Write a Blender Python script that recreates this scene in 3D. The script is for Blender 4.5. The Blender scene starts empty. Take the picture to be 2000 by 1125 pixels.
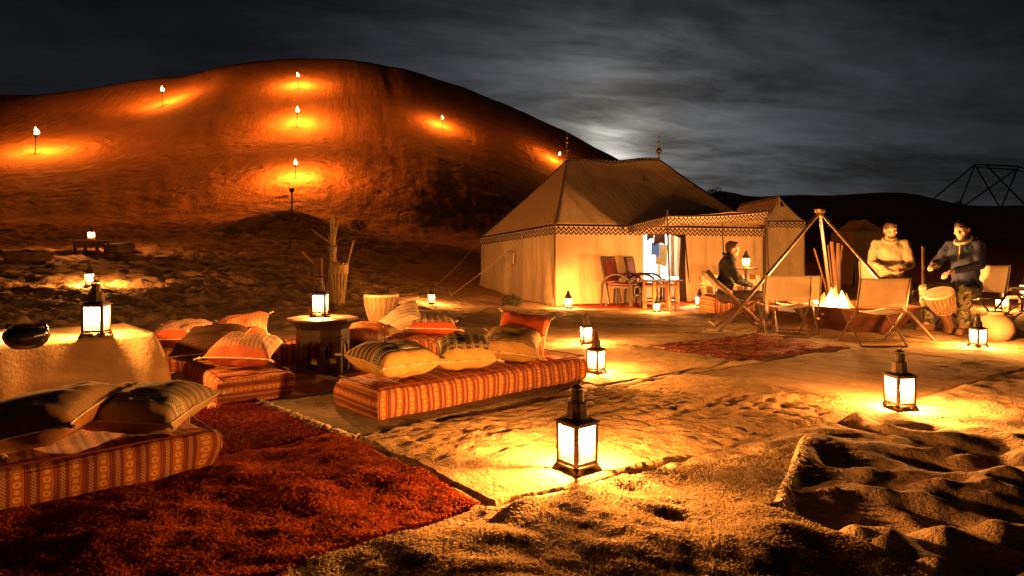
import bpy, bmesh, math, random
import numpy as np
from mathutils import Vector, Matrix, Euler, Quaternion

R = math.radians
random.seed(7)
rng = np.random.default_rng(7)
scene = bpy.context.scene
COL = scene.collection

# ------------------------------------------------------------------ camera
CAM_H, FPX, HOR = 1.12, 1200.0, 500.0
cam_d = bpy.data.cameras.new('camera')
cam = bpy.data.objects.new('camera', cam_d)
COL.objects.link(cam)
cam.location = (0, 0, CAM_H)
cam.rotation_euler = (R(90), 0, 0)
cam_d.sensor_width = 36.0
cam_d.lens = 36.0 * FPX / 2000.0
cam_d.shift_y = -(562.5 - HOR) / 2000.0
cam_d.clip_start = 0.05
cam_d.clip_end = 3000
scene.camera = cam

# ------------------------------------------------------------------ world: cloudy moonlit night
MOON = Vector((0.160, 1.0, 0.172)).normalized()
MOON_EL = math.asin(MOON.z)
MOON_AZ = math.atan2(MOON.x, MOON.y)
world = bpy.data.worlds.new('World')
scene.world = world
world.use_nodes = True


class V:
    """tiny expression wrapper: every operator makes one Math node"""
    tree = None
    def __init__(self, s): self.s = s
    @staticmethod
    def op(kind, *a, clamp=False):
        n = V.tree.nodes.new('ShaderNodeMath'); n.operation = kind; n.use_clamp = clamp
        for i, x in enumerate(a):
            if isinstance(x, V): V.tree.links.new(x.s, n.inputs[i])
            else: n.inputs[i].default_value = float(x)
        return V(n.outputs[0])
    def __add__(s, o): return V.op('ADD', s, o)
    __radd__ = __add__
    def __sub__(s, o): return V.op('SUBTRACT', s, o)
    def __rsub__(s, o): return V.op('SUBTRACT', o, s)
    def __mul__(s, o): return V.op('MULTIPLY', s, o)
    __rmul__ = __mul__
    def __truediv__(s, o): return V.op('DIVIDE', s, o)
    def __pow__(s, o): return V.op('POWER', s, o)
    def __gt__(s, o): return V.op('GREATER_THAN', s, o)
    def __lt__(s, o): return V.op('LESS_THAN', s, o)
    def fr(s): return V.op('FRACT', s)
    def fl(s): return V.op('FLOOR', s)
    def ab(s): return V.op('ABSOLUTE', s)
    def sq(s): return V.op('SQRT', s)
    def mx(s, o): return V.op('MAXIMUM', s, o)
    def mn(s, o): return V.op('MINIMUM', s, o)
    def cl(s): return V.op('ADD', s, 0, clamp=True)
    def tri(s): return V.op('PINGPONG', s, 0.5) * 2      # triangle wave 0..1, period 1
    def sm(s, a, b):
        n = V.tree.nodes.new('ShaderNodeMapRange'); n.interpolation_type = 'SMOOTHSTEP'
        V.tree.links.new(s.s, n.inputs[0]); n.inputs[1].default_value = a; n.inputs[2].default_value = b
        return V(n.outputs[0])


def node(t, **kw):
    n = V.tree.nodes.new(t)
    for k, v in kw.items(): setattr(n, k, v)
    return n


def link(a, b): V.tree.links.new(a.s if isinstance(a, V) else a, b)


def sep(sock):
    n = node('ShaderNodeSeparateXYZ'); link(sock, n.inputs[0])
    return V(n.outputs[0]), V(n.outputs[1]), V(n.outputs[2])


def comb(x, y, z):
    n = node('ShaderNodeCombineXYZ')
    for i, a in enumerate((x, y, z)):
        if isinstance(a, V): link(a, n.inputs[i])
        else: n.inputs[i].default_value = a
    return n.outputs[0]


def noise(vec, scale, detail=3, rough=0.55, dist=0.0, col=False):
    n = node('ShaderNodeTexNoise'); link(vec, n.inputs['Vector'])
    n.inputs['Scale'].default_value = scale; n.inputs['Detail'].default_value = detail
    n.inputs['Roughness'].default_value = rough; n.inputs['Distortion'].default_value = dist
    return V(n.outputs[0])


def mixc(f, a, b, blend='MIX'):
    n = node('ShaderNodeMix', data_type='RGBA', blend_type=blend)
    def put(i, x):
        if isinstance(x, V): link(x, n.inputs[i])
        elif isinstance(x, bpy.types.NodeSocket): link(x, n.inputs[i])
        elif isinstance(x, (int, float)): n.inputs[i].default_value = x
        else: n.inputs[i].default_value = (*x[:3], 1)
    put(0, f); put(6, a); put(7, b)
    return n.outputs[2]


def build_world():
    t = world.node_tree; V.tree = t
    t.nodes.clear()
    out = node('ShaderNodeOutputWorld')
    sky = node('ShaderNodeTexSky', sky_type='NISHITA', sun_disc=False)
    sky.sun_elevation = MOON_EL; sky.sun_rotation = MOON_AZ
    b1 = node('ShaderNodeBackground'); link(sky.outputs[0], b1.inputs[0]); b1.inputs[1].default_value = 0.0004
    tc = node('ShaderNodeTexCoord')
    dx, dy, dz = sep(tc.outputs['Generated'])
    up = dz.mx(0.0)
    px = dx / (up + 0.10); py = dy / (up + 0.10)
    q = comb(px * 0.55 + py * 0.12, py * 1.0 - px * 0.25, 0)
    c1 = noise(q, 1.15, 6, 0.58, 0.5)
    c2 = noise(comb(px * 1.6, py * 2.6 - px * 0.6, 3.0), 1.9, 5, 0.6, 0.8)
    cloud = c1.sm(0.36, 0.68) * 0.80 + c2.sm(0.36, 0.74) * 0.30
    dot = (dx * MOON.x + dy * MOON.y + dz * MOON.z).mx(0.0)
    glow = (dot ** 900) * 0.55 + (dot ** 110) * 0.13 + (dot ** 18) * 0.066
    hz = (1.0 - up * 2.6).cl()
    lum = 0.0016 + cloud * 0.0020 + hz * cloud * 0.0110 + hz * 0.0030 + glow * (0.22 + cloud)
    # a few faint stars where the cloud is thin
    vo = node('ShaderNodeTexVoronoi'); link(tc.outputs['Generated'], vo.inputs['Vector']); vo.inputs['Scale'].default_value = 70
    star = (V(vo.outputs['Distance']) < 0.028) * (1 - cloud * 1.6).cl() * (noise(tc.outputs['Generated'], 43, 0) > 0.56)
    tint = mixc((glow * 5).cl(), (0.84, 0.94, 1.16), (1.0, 0.97, 0.89))
    b2 = node('ShaderNodeBackground'); link(tint, b2.inputs[0])
    link(lum + star * 0.05, b2.inputs[1])
    ad = node('ShaderNodeAddShader'); link(b1.outputs[0], ad.inputs[0]); link(b2.outputs[0], ad.inputs[1])
    link(ad.outputs[0], out.inputs[0])


build_world()
sun_d = bpy.data.lights.new('moonlight', 'SUN')
sun_d.energy = 0.02; sun_d.angle = R(0.5); sun_d.color = (0.82, 0.9, 1.0)
sun = bpy.data.objects.new('moonlight', sun_d)
COL.objects.link(sun)
sun.rotation_euler = (-MOON).to_track_quat('-Z', 'Y').to_euler()

vs = scene.view_settings
vs.view_transform = 'Standard'; vs.look = 'None'; vs.exposure = 0.35; vs.gamma = 1.0; vs.use_curve_mapping = False
scene.cycles.use_denoising = True
scene.cycles.max_bounces = 5
scene.cycles.diffuse_bounces = 4
scene.cycles.glossy_bounces = 2
scene.cycles.transmission_bounces = 3
scene.cycles.transparent_max_bounces = 16
scene.cycles.sample_clamp_indirect = 3.0
scene.cycles.caustics_reflective = False
scene.cycles.caustics_refractive = False

LANTERN_RGB = (1.0, 0.39, 0.080)
TORCH_RGB = (1.0, 0.265, 0.030)
FIRE_RGB = (1.0, 0.44, 0.11)

# ------------------------------------------------------------------ numpy noise + terrain height
def _hash(ix, iy, seed):
    h = (ix.astype(np.int64) * 374761393 + iy.astype(np.int64) * 668265263 + seed * 974634541) & 0xffffffff
    h = ((h ^ (h >> 13)) * 1274126177) & 0xffffffff
    h = (h ^ (h >> 16)) & 0xffffffff
    return h / 4294967295.0


def vnoise(x, y, seed=0):
    x = np.asarray(x, float); y = np.asarray(y, float)
    ix = np.floor(x); iy = np.floor(y); fx = x - ix; fy = y - iy
    fx = fx * fx * fx * (fx * (fx * 6 - 15) + 10); fy = fy * fy * fy * (fy * (fy * 6 - 15) + 10)
    a = _hash(ix, iy, seed); b = _hash(ix + 1, iy, seed); c = _hash(ix, iy + 1, seed); d = _hash(ix + 1, iy + 1, seed)
    return (a * (1 - fx) + b * fx) * (1 - fy) + (c * (1 - fx) + d * fx) * fy - 0.5


def fbm(x, y, seed=0, oct=4, gain=0.5):
    s = 0; a = 1.0
    for i in range(oct):
        s = s + a * vnoise(x, y, seed + i * 17); x = x * 2.03 + 11.3; y = y * 2.03 - 7.7; a *= gain
    return s


_cols = {
    -1200: [(3, 0), (6, .1), (9, .4), (14, 1.0), (25, 2.2), (34, 3.2), (62, 14), (75, 11), (120, 2), (300, 2)],
    -300: [(3, 0), (6, .05), (9, .35), (11.5, .7), (15, 1.1), (22, 1.8), (32, 3.0), (42, 8.0), (60, 15.4), (66, 14.2), (110, 2), (300, 2)],
    0:   [(3, 0), (6, .05), (9, .28), (11.5, .57), (15, 1.08), (22, 1.75), (32, 3.0), (42, 8.1), (60, 17.2), (66, 15.5), (110, 2), (300, 2)],
    300: [(3, 0), (6, .03), (9, .18), (11.5, .42), (15, .9), (22, 1.75), (33, 3.1), (44, 8.5), (56, 14.8), (62, 19.4), (68, 17.2), (115, 2), (300, 2)],
    450: [(3, 0), (6, .0), (9, .10), (12, .35), (16, .9), (22, 1.7), (33, 3.1), (45, 9.2), (63, 21.1), (69, 19), (115, 2), (300, 2)],
    570: [(3, 0), (8, .0), (9, .06), (12, .28), (16, .8), (22, 1.6), (28, 2.4), (33, 3.1), (46, 10.2), (64, 22.0), (70, 20), (120, 2), (300, 2)],
    680: [(3, 0), (8, .0), (9, .03), (12, .2), (16, .6), (22, 1.3), (28, 2.1), (33.5, 2.9), (47, 10.2), (65, 22.2), (71, 20), (120, 2), (300, 2)],
    800: [(3, 0), (9, 0), (12, .10), (16, .35), (22, .95), (28, 1.7), (34, 2.6), (48, 10.0), (66, 21.4), (72, 19.4), (120, 2), (300, 2)],
    900: [(3, 0), (9, 0), (14, .05), (20, .5), (28, 1.4), (35, 2.2), (50, 10.0), (68, 20.2), (74, 18.2), (120, 2), (300, 2)],
    1000: [(3, 0), (9, 0), (14, 0), (20, .3), (28, 1.0), (36, 1.9), (52, 9.5), (70, 18.4), (76, 16.4), (120, 2), (300, 2)],
    1100: [(3, 0), (9, 0), (16, 0), (24, .3), (39, 1.5), (54, 8.2), (72, 16.2), (78, 14.4), (120, 2), (300, 2)],
    1200: [(3, 0), (9, 0), (16, 0), (24, .2), (42, 1.2), (58, 7.2), (74, 13.4), (80, 11.6), (125, 3), (300, 3)],
    1300: [(3, 0), (9, 0), (16, 0), (26, .2), (46, 1.0), (64, 6.0), (77, 10.2), (83, 9.0), (125, 4), (300, 3)],
    1400: [(3, 0), (9, 0), (16, 0), (30, .2), (50, .8), (70, 4.0), (100, 12.4), (110, 12.2), (140, 8), (300, 4)],
    1550: [(3, 0), (9, 0), (16, 0), (30, .1), (55, .6), (80, 3.0), (110, 12.3), (120, 12), (160, 6), (300, 4)],
    1740: [(3, 0), (9, 0), (16, 0), (30, .1), (55, .6), (80, 3.0), (110, 12.9), (120, 12), (160, 6), (300, 4)],
    1800: [(3, 0), (9, 0), (16, 0), (30, .1), (55, .5), (80, 2.6), (110, 12.6), (120, 11.8), (160, 6), (300, 4)],
    1870: [(3, 0), (9, 0), (16, 0), (30, .1), (55, .5), (80, 2.6), (110, 10.4), (120, 10), (160, 6), (300, 4)],
    2000: [(3, 0), (9, 0), (16, 0), (30, .1), (55, .5), (80, 2.6), (110, 10.5), (120, 10), (160, 6), (300, 4)],
    2500: [(3, 0), (9, 0), (16, 0), (30, .1), (55, .5), (80, 2.6), (110, 10.5), (120, 10), (160, 6), (300, 4)],
}
_LR = np.linspace(math.log(0.3), math.log(900), 1600)
_TH = np.linspace(-math.pi, math.pi, 1441)


def _build_table():
    ths, prof = [], []
    for u, pts in sorted(_cols.items()):
        th = math.atan((u - 1000) / FPX); c = math.cos(th)
        rr = np.log([p[0] / c for p in pts]); zz = np.array([p[1] for p in pts], float)
        ths.append(th); prof.append(np.interp(_LR, rr, zz))
    flat = np.interp(_LR, np.log([3, 60, 120, 300]), [0, 1, 6, 4])
    ths = [-math.pi, -2.0] + ths + [2.0, math.pi]
    prof = [flat, flat] + prof + [flat, flat]
    prof = np.array(prof); ths = np.array(ths)
    T = np.empty((len(_TH), len(_LR)))
    for j in range(len(_LR)): T[:, j] = np.interp(_TH, ths, prof[:, j])
    def gs(a, s, ax):
        n = int(3 * s) + 1; k = np.exp(-0.5 * (np.arange(-n, n + 1) / s) ** 2); k /= k.sum()
        p = np.pad(a, [(n, n) if i == ax else (0, 0) for i in range(2)], mode='edge')
        return sum(k[i] * (p[i:i + a.shape[0]] if ax == 0 else p[:, i:i + a.shape[1]]) for i in range(2 * n + 1))
    T2 = gs(gs(T, 4.0, 0), 7.0, 1)
    # keep the crest crisp: blend from smooth to sharper where the dune breaks
    T3 = gs(gs(T, 4.0, 0), 2.2, 1)
    w = np.clip((np.exp(_LR) - 50) / 8, 0, 1)[None, :]
    return T2 * (1 - w) + T3 * w


_T = _build_table()


def hs(X, Y):
    """smooth terrain height"""
    X = np.asarray(X, float); Y = np.asarray(Y, float)
    th = np.arctan2(X, Y); lr = np.log(np.maximum(np.hypot(X, Y), 0.31))
    a = (th + math.pi) / (2 * math.pi) * (len(_TH) - 1); b = (lr - _LR[0]) / (_LR[1] - _LR[0])
    ia = np.clip(a.astype(int), 0, len(_TH) - 2); ib = np.clip(b.astype(int), 0, len(_LR) - 2)
    fa = np.clip(a - ia, 0, 1); fb = np.clip(b - ib, 0, 1)
    z = (_T[ia, ib] * (1 - fb) + _T[ia, ib + 1] * fb) * (1 - fa) + (_T[ia + 1, ib] * (1 - fb) + _T[ia + 1, ib + 1] * fb) * fa
    # the dark hump below the dune
    z = z + 0.85 * np.exp(-((X + 9.6) / 2.4) ** 2 - ((Y - 26.5) / 1.8) ** 2)
    z = z + 0.45 * np.exp(-((X + 3.2) / 3.6) ** 2 - ((Y - 24.5) / 1.6) ** 2)
    return z


def hz(x, y): return float(hs(np.array([x]), np.array([y]))[0])


def G(px, py, z=0.0):
    """point of the horizontal plane z under a photo pixel"""
    d = (CAM_H - z) * FPX / (py - HOR)
    return ((px - 1000) / FPX * d, d)


def T(px, py, d0=3.0, d1=120.0):
    """first point of the terrain along the line of sight"""
    d = np.exp(np.linspace(math.log(d0), math.log(d1), 6000))
    X = (px - 1000) / FPX * d; zr = CAM_H - (py - HOR) / FPX * d
    below = np.nonzero(hs(X, d) >= zr)[0]
    i = below[0] if len(below) else len(d) - 1
    return float(X[i]), float(d[i]), hz(X[i], d[i])


# ------------------------------------------------------------------ rugs (corners on the ground, metres)
def rect(p, q, w, side=1):
    p = np.array(p, float); q = np.array(q, float); d = (q - p) / np.linalg.norm(q - p); n = np.array([-d[1], d[0]]) * side
    return [tuple(p), tuple(q), tuple(q + n * w), tuple(p + n * w)]


RUGS = {
    'olive': (rect((-1.90, 4.68), (-.92, 3.72), 3.0, 1), .014),
    'darkred': (rect((-1.95, 4.75), (-1.12, 3.84), 2.5, -1), .014),
    'redshag': (rect((-1.10, 3.82), (-.14, 2.754), 2.5, -1), .02),
    'sandy': ([(-.93, 3.73), (-.08, 2.73), (2.81, 4.59), (1.66, 5.79)], .022),
    'lanternrug': ([(.72, 5.22), (2.40, 6.50), (1.45, 7.70), (-.20, 6.45)], .015),
    'brown': ([(1.66, 5.79), (2.81, 4.59), (5.30, 6.2), (4.15, 7.42)], .011),
    'redkilim': ([(2.36, 6.45), (4.14, 7.47), (3.45, 8.70), (1.67, 7.64)], .024),
    'frontshag': (rect((-.80, 2.17), (.78, 3.17), 1.9, -1), .028),
    'folded': ([(.72, 3.12), (1.69, 3.62), (1.16, 2.72), (.95, 2.68)], .016),
    'farrug': ([(-1.04, 9.6), (2.7, 8.75), (3.95, 11.9), (-.45, 13.2)], .014),
    'entrance': ([(1.35, 13.05), (4.75, 14.05), (4.5, 14.95), (1.1, 13.95)], .028),
}


def inside(poly, X, Y):
    """signed distance-like: >0 inside a convex polygon"""
    m = None; n = len(poly)
    area = sum(poly[i][0] * poly[(i + 1) % n][1] - poly[(i + 1) % n][0] * poly[i][1] for i in range(n))
    s = 1 if area > 0 else -1
    for i in range(n):
        ax, ay = poly[i]; bx, by = poly[(i + 1) % n]; L = math.hypot(bx - ax, by - ay)
        d = s * ((bx - ax) * (Y - ay) - (by - ay) * (X - ax)) / L
        m = d if m is None else np.minimum(m, d)
    return m


_feet = []
for _ in range(120):
    _u = random.uniform(1150, 2100); _v = random.uniform(820, 1220)
    _feet.append((*G(_u, _v), random.uniform(0, 3.14), random.uniform(.11, .17), random.uniform(.06, .09), random.uniform(.03, .05)))


def lumps(X, Y):
    """sand relief: trampled, wind-smoothed; metres"""
    r = np.hypot(X, Y); u = np.where(Y > .3, X / np.maximum(Y, .3), 5) * FPX + 1000
    n1 = fbm(X * 1.7 + Y * .6, Y * 2.7 - X * .9, 3, 3, .40)
    n2 = fbm(X * 6.0 + 9, Y * 8.5 + X * 2, 21, 3, .5)
    ridge = 0.5 - np.abs(fbm(X * 1.5 - Y * .5, Y * 2.7 + X * .4, 40, 3, .5)) * 1.7
    near = n1 * .056 + ridge * .040 + n2 * .020
    out = near * np.clip((8.5 - r) / 2, 0, 1)
    camp = n1 * .030 + n2 * .014 + fbm(X * 2.0, Y * 7, 77, 3, .55) * .05
    out = out + camp * np.clip((r - 6.5) / 2, 0, 1) * np.clip((22 - r) / 6, 0, 1) * np.where(u > 900, .55, 1.0)
    left = (fbm(X * 1.1 + Y * .4, Y * 2.2, 51, 3, .5) * .08 + fbm(X * 2.6, Y * 4.2, 91, 4, .6) * .10) * np.clip((r - 7) / 3, 0, 1) * np.clip((950 - u) / 250, 0, 1)
    out = out + left * np.clip((40 - r) / 6, 0.0, 1)
    # dune face: avalanche tongues run down the slope, trampled low part
    th = np.arctan2(X, Y)
    dune = fbm(th * 42 + r * .05, r * .10, 63, 4, .45) * .10 + fbm(th * 150, r * .25, 13, 3) * .02
    trample = fbm(X * .75, Y * .9, 33, 4, .55) * .09
    out = out + dune * np.clip((r - 34) / 8, 0, 1) * np.clip((80 - r) / 12, 0.1, 1) * .8
    out = out + trample * np.clip((r - 27) / 5, 0, 1) * np.clip((50 - r) / 10, 0, 1)
    return out


def footprints(X, Y):
    z = np.zeros_like(X)
    for fx, fy, a, L, W, D in _feet:
        m = (np.abs(X - fx) < .4) & (np.abs(Y - fy) < .4)
        if not m.any(): continue
        dx = X[m] - fx; dy = Y[m] - fy
        p = (dx * math.cos(a) + dy * math.sin(a)) / L; q = (-dx * math.sin(a) + dy * math.cos(a)) / W
        rr = p * p + q * q
        z[m] += -D * np.exp(-rr * .9) + D * .18 * np.exp(-((np.sqrt(rr) - 1.8) ** 2) * 2.5)
    return z


# lanterns press the sand flat round their feet
FLAT = []


def ground_z(X, Y):
    X = np.asarray(X, float); Y = np.asarray(Y, float)
    base = hs(X, Y); l = lumps(X, Y)
    r = np.hypot(X, Y)
    l = l + footprints(X, Y) * np.clip((6.0 - r) / 1.5, 0, 1)
    l = np.where((l < -.015) & (r < 6), -.015 + (l + .015) * .5, l)
    keep = np.ones_like(X); low = np.zeros_like(X)
    for nm, (poly, off) in RUGS.items():
        d = inside(poly, X, Y)
        k = np.clip((d - .005) / .09, 0, 1)
        keep = np.minimum(keep, 1 - np.clip((d + .06) / .07, 0, 1)); low = np.maximum(low, k)
    for fx, fy, fr_ in FLAT:
        d = np.hypot(X - fx, Y - fy)
        keep = np.minimum(keep, np.clip((d - fr_) / (fr_ * 1.2 + .05), 0, 1))
    return base + l * keep - .04 * low


def rug_relief(nm, X, Y):
    """height of a rug above the smooth terrain, without its own thickness"""
    a, w = {'sandy': (1.0, 1), 'lanternrug': (.55, 1), 'brown': (.5, 0), 'frontshag': (1.1, 0), 'redshag': (1.0, 0), 'folded': (.55, 0),
            'redkilim': (.8, 0), 'olive': (.4, 0), 'farrug': (.6, 0), 'darkred': (.6, 0), 'entrance': (.2, 0)}[nm]
    z = fbm(X * 1.7, Y * 2.2, 5, 3) * .030 + fbm(X * 5, Y * 7, 8, 3) * .010
    if w:   # long soft creases pushed up across the weave
        s = (X * .62 - Y * .78); t = (X * .78 + Y * .62)
        cr = np.abs(fbm(s * 3.4 + t * .5, t * .9, 71, 4, .55)) ** .8
        wm = np.clip(.35 + fbm(X * 1.1, Y * 1.3, 19, 2) * 2.2, 0, 1)
        z = z + (.36 - cr) * .085 * wm
    if nm in ('sandy', 'lanternrug', 'brown'):
        z = z + fbm(X * 11 + Y * 2, Y * 17, 131, 3, .6) * .016 * np.clip(.75 + fbm(X * 1.3, Y * 1.3, 37, 2) * 1.6, .15, 1.2)
    if nm in ('farrug', 'redkilim'):
        z = z + fbm(X * 3.5, Y * 9, 133, 3, .55) * .035
    if nm in ('frontshag', 'folded'):
        z = z + fbm(X * 2.6 + Y, Y * 3.4, 3, 3) * .04
    if nm == 'redshag': z = z + fbm(X * 3.1, Y * 3.5, 83, 3) * .03
    z = z * a
    for fx, fy, fr_ in FLAT:
        d = np.hypot(X - fx, Y - fy)
        z = z * np.clip((d - fr_) / (fr_ * 1.2 + .05), 0, 1)
    return z


def surf(x, y):
    """height of whatever one stands on at a spot: the topmost rug or the sand"""
    z = float(ground_z(np.array([x]), np.array([y]))[0])
    for nm, (poly, off) in RUGS.items():
        if float(inside(poly, np.array([x]), np.array([y]))[0]) > 0:
            z = max(z, hz(x, y) + off + float(rug_relief(nm, np.array([x]), np.array([y]))[0]))
    return z

# ------------------------------------------------------------------ materials
def new_mat(name):
    m = bpy.data.materials.new(name); m.use_nodes = True
    V.tree = m.node_tree
    V.tree.nodes.clear()
    out = node('ShaderNodeOutputMaterial'); bs = node('ShaderNodeBsdfPrincipled')
    link(bs.outputs[0], out.inputs[0])
    bs.inputs['Specular IOR Level'].default_value = 0.25
    return m, bs, out


def coords(kind='Object'): return node('ShaderNodeTexCoord').outputs[kind]


def bump(bs, h, strength=0.5, dist=0.01):
    b = node('ShaderNodeBump'); b.inputs['Strength'].default_value = strength; b.inputs['Distance'].default_value = dist
    link(h, b.inputs['Height']); link(b.outputs[0], bs.inputs['Normal'])


def pmat(name, col, rough=.8, metal=0., var=.25, vscale=6, bstr=.3, bscale=60, bdist=.004, stretch=(1, 1, 1), spec=.25):
    m, bs, out = new_mat(name)
    c = coords()
    mp = node('ShaderNodeMapping'); link(c, mp.inputs[0]); mp.inputs['Scale'].default_value = stretch
    n = noise(mp.outputs[0], vscale, 4, .6)
    f = n.sm(.3, .7)
    dark = tuple(x * (1 - var) for x in col); lite = tuple(min(1, x * (1 + var)) for x in col)
    link(mixc(f, dark, lite), bs.inputs['Base Color'])
    bs.inputs['Metallic'].default_value = metal
    bs.inputs['Specular IOR Level'].default_value = spec
    link((n - .5) * .25 + rough, bs.inputs['Roughness'])
    if bstr: bump(bs, noise(mp.outputs[0], bscale, 3, .6), bstr, bdist)
    return m


def sand_mat(name, a, b, far=False):
    m, bs, out = new_mat(name)
    c = coords()
    n1 = noise(c, .8, 5, .6); n2 = noise(c, 9, 4, .6); n3 = noise(c, 160, 2, .6)
    col = mixc(n1.sm(.3, .7) * .6 + n2 * .4, a, b)
    speck = (noise(c, 45, 2, .5) > .68) * .35
    link(mixc(speck, col, tuple(x * .35 for x in a)), bs.inputs['Base Color'])
    bs.inputs['Roughness'].default_value = .95; bs.inputs['Specular IOR Level'].default_value = .1
    bump(bs, n2 * .6 + n3 * .4, .55, .012)
    return m


def dune_mat():
    """one sand for the whole ground; the red dune sand takes over behind the camp"""
    m, bs, out = new_mat('sand')
    c = coords()
    X, Y, Z = sep(c)
    n1 = noise(c, .5, 5, .6); n2 = noise(c, 9, 4, .6); n3 = noise(c, 140, 2, .6); nb = noise(c, .35, 6, .62)
    camp = mixc(n1.sm(.3, .7), (.40, .255, .135), (.50, .335, .19))
    dune = mixc(n1.sm(.25, .75), (.36, .155, .055), (.46, .205, .075))
    far = (Y + noise(c, .3, 3) * 4).sm(9, 24)
    col = mixc(far, camp, dune)
    speck = (noise(c, 38, 3, .6) > .66) * .4 * (1 - far)
    link(mixc(speck, col, (.12, .07, .035)), bs.inputs['Base Color'])
    bs.inputs['Roughness'].default_value = .95; bs.inputs['Specular IOR Level'].default_value = .08
    b1 = node('ShaderNodeBump'); b1.inputs['Strength'].default_value = .9; b1.inputs['Distance'].default_value = .055
    rip = noise(comb(X * .55 + Y * .1, Y * 1.0, 0), 13, 4, .68, .4)
    mid = noise(comb(X * .6, Y, 0), 5.0, 5, .66, .3) * Y.sm(6, 12) * 2.4
    link(n2 * .30 + rip * .55 + n3 * .10 + noise(c, 48, 3, .65) * .30 + mid, b1.inputs['Height'])
    b2 = node('ShaderNodeBump'); b2.inputs['Strength'].default_value = .6; b2.inputs['Distance'].default_value = .20
    streak = noise(comb(X * 1.5 + Z * .55, Z * .22, Y * .1), 1.7, 5, .66, .3)
    vor = node('ShaderNodeTexVoronoi'); link(comb(X * .9 + noise(c, .8, 2) * 1.5, Y * .75, Z), vor.inputs['Vector']); vor.inputs['Scale'].default_value = 1.15
    pits = V(vor.outputs['Distance']).sm(.10, .42) * noise(c, .22, 3).sm(.42, .60) * Z.sm(1.6, 3.0) * (1 - Z.sm(7.0, 15.0))
    foot = noise(comb(X, Y * .8, Z), 1.5, 4, .62, .6) * Z.sm(2.2, 3.6) * (1 - Z.sm(6.0, 11.0)) + pits * .9
    link(nb * far * .6 + streak * far * .8 + foot * 1.6 + noise(comb(X * 1.0, Y * 1.0, Z * 2.5), 2.6, 4, .6) * far * .30, b2.inputs['Height']); link(b1.outputs[0], b2.inputs['Normal'])
    link(b2.outputs[0], bs.inputs['Normal'])
    return m


def glow_mat(name, col, strength, transp):
    """lit glass or flame: gives off light and lets light through"""
    m = bpy.data.materials.new(name); m.use_nodes = True; V.tree = m.node_tree; V.tree.nodes.clear()
    out = node('ShaderNodeOutputMaterial')
    e = node('ShaderNodeEmission'); e.inputs[0].default_value = (*col, 1); e.inputs[1].default_value = strength
    t = node('ShaderNodeBsdfTransparent')
    if transp is None:
        a = node('ShaderNodeAddShader'); link(e.outputs[0], a.inputs[0]); link(t.outputs[0], a.inputs[1])
    else:
        a = node('ShaderNodeMixShader'); a.inputs[0].default_value = transp
        link(e.outputs[0], a.inputs[1]); link(t.outputs[0], a.inputs[2])
    link(a.outputs[0], out.inputs[0])
    m.cycles.emission_sampling = 'NONE'
    return m


def rug_mat(name, a, b, c3, weave=90, kind='plain'):
    m, bs, out = new_mat(name)
    c = coords(); uvn = node('ShaderNodeUVMap'); U, W, _ = sep(uvn.outputs[0]); X_, Y_, _z = sep(c)
    n1 = noise(c, 1.6, 5, .62); n2 = noise(c, 14, 4, .6); n3 = noise(c, 120, 2, .6)
    col = mixc(n1.sm(.32, .68), a, b)
    col = mixc((n2.sm(.45, .72)) * .55, col, c3)
    if kind == 'kilim':
        q0 = noise(c, 5, 4, .7); p = (U * 3.2 + q0 * 1.6).tri(); q = (W * 4.2 - q0 * 1.9).tri()
        d = (p + q * .8 + n2 * .8).fr()
        col = mixc((d < .28) * .75, col, (.05, .025, .02)); col = mixc((d > .86) * .8, col, (.55, .38, .2))
        col = mixc(((W * 1.5).fr() < .10) * .7, col, (.07, .03, .03))
    if kind == 'flat':
        col = mixc(((W * 2.1 + n2 * .05).fr() < .22) * .30, col, tuple(x * .45 for x in a))
    link(col, bs.inputs['Base Color'])
    bs.inputs['Roughness'].default_value = .95; bs.inputs['Specular IOR Level'].default_value = .08
    wv = (U * weave).tri() * .5 + (W * weave).tri() * .5
    rip = noise(comb(X_ * .6 + Y_ * .15, Y_ * 1.1, 0), 16, 4, .62, .4)
    gr = noise(c, 48, 3, .65)
    bump(bs, wv * .08 + n3 * .10 + n2 * .35 + rip * .55 + gr * .42, .95, .040)
    return m


def pile_mat(name, a, b, c3):
    m, bs, out = new_mat(name)
    c = coords(); n1 = noise(c, 2.2, 4, .6); n2 = noise(c, 40, 2, .6)
    col = mixc(n1.sm(.35, .65), a, b); col = mixc(n2.sm(.45, .8), col, c3)
    link(col, bs.inputs['Base Color']); bs.inputs['Roughness'].default_value = .9; bs.inputs['Specular IOR Level'].default_value = .1
    tr = node('ShaderNodeBsdfTranslucent'); link(col, tr.inputs[0]); mx = node('ShaderNodeMixShader'); mx.inputs[0].default_value = .45
    link(bs.outputs[0], mx.inputs[1]); link(tr.outputs[0], mx.inputs[2]); link(mx.outputs[0], out.inputs[0])
    return m


def canvas_mat(name, col, seam=1.05, dirt=.25):
    m, bs, out = new_mat(name)
    c = coords(); uvn = node('ShaderNodeUVMap'); U, W, _ = sep(uvn.outputs[0])
    n1 = noise(c, .9, 5, .6); n2 = noise(c, 5, 4, .65); n3 = noise(comb(U, W, 0), 260, 1, .5)
    base = mixc(n1.sm(.3, .7) * dirt * 2, col, tuple(x * .72 for x in col))
    base = mixc((n2 > .68) * .18, base, (.16, .10, .06))
    s = (U / seam).fr(); line = (s < .018)
    link(mixc(line * .35, base, tuple(x * .35 for x in col)), bs.inputs['Base Color'])
    bs.inputs['Roughness'].default_value = .9; bs.inputs['Specular IOR Level'].default_value = .1
    wr = noise(comb(U * 3.0 + W * .6, W * .9, 0), 2.6, 4, .6, .5)
    bump(bs, n3 * .05 + n2 * .35 + ((s < .05) * .25) + wr * 1.0, .75, .045)
    return m


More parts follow.
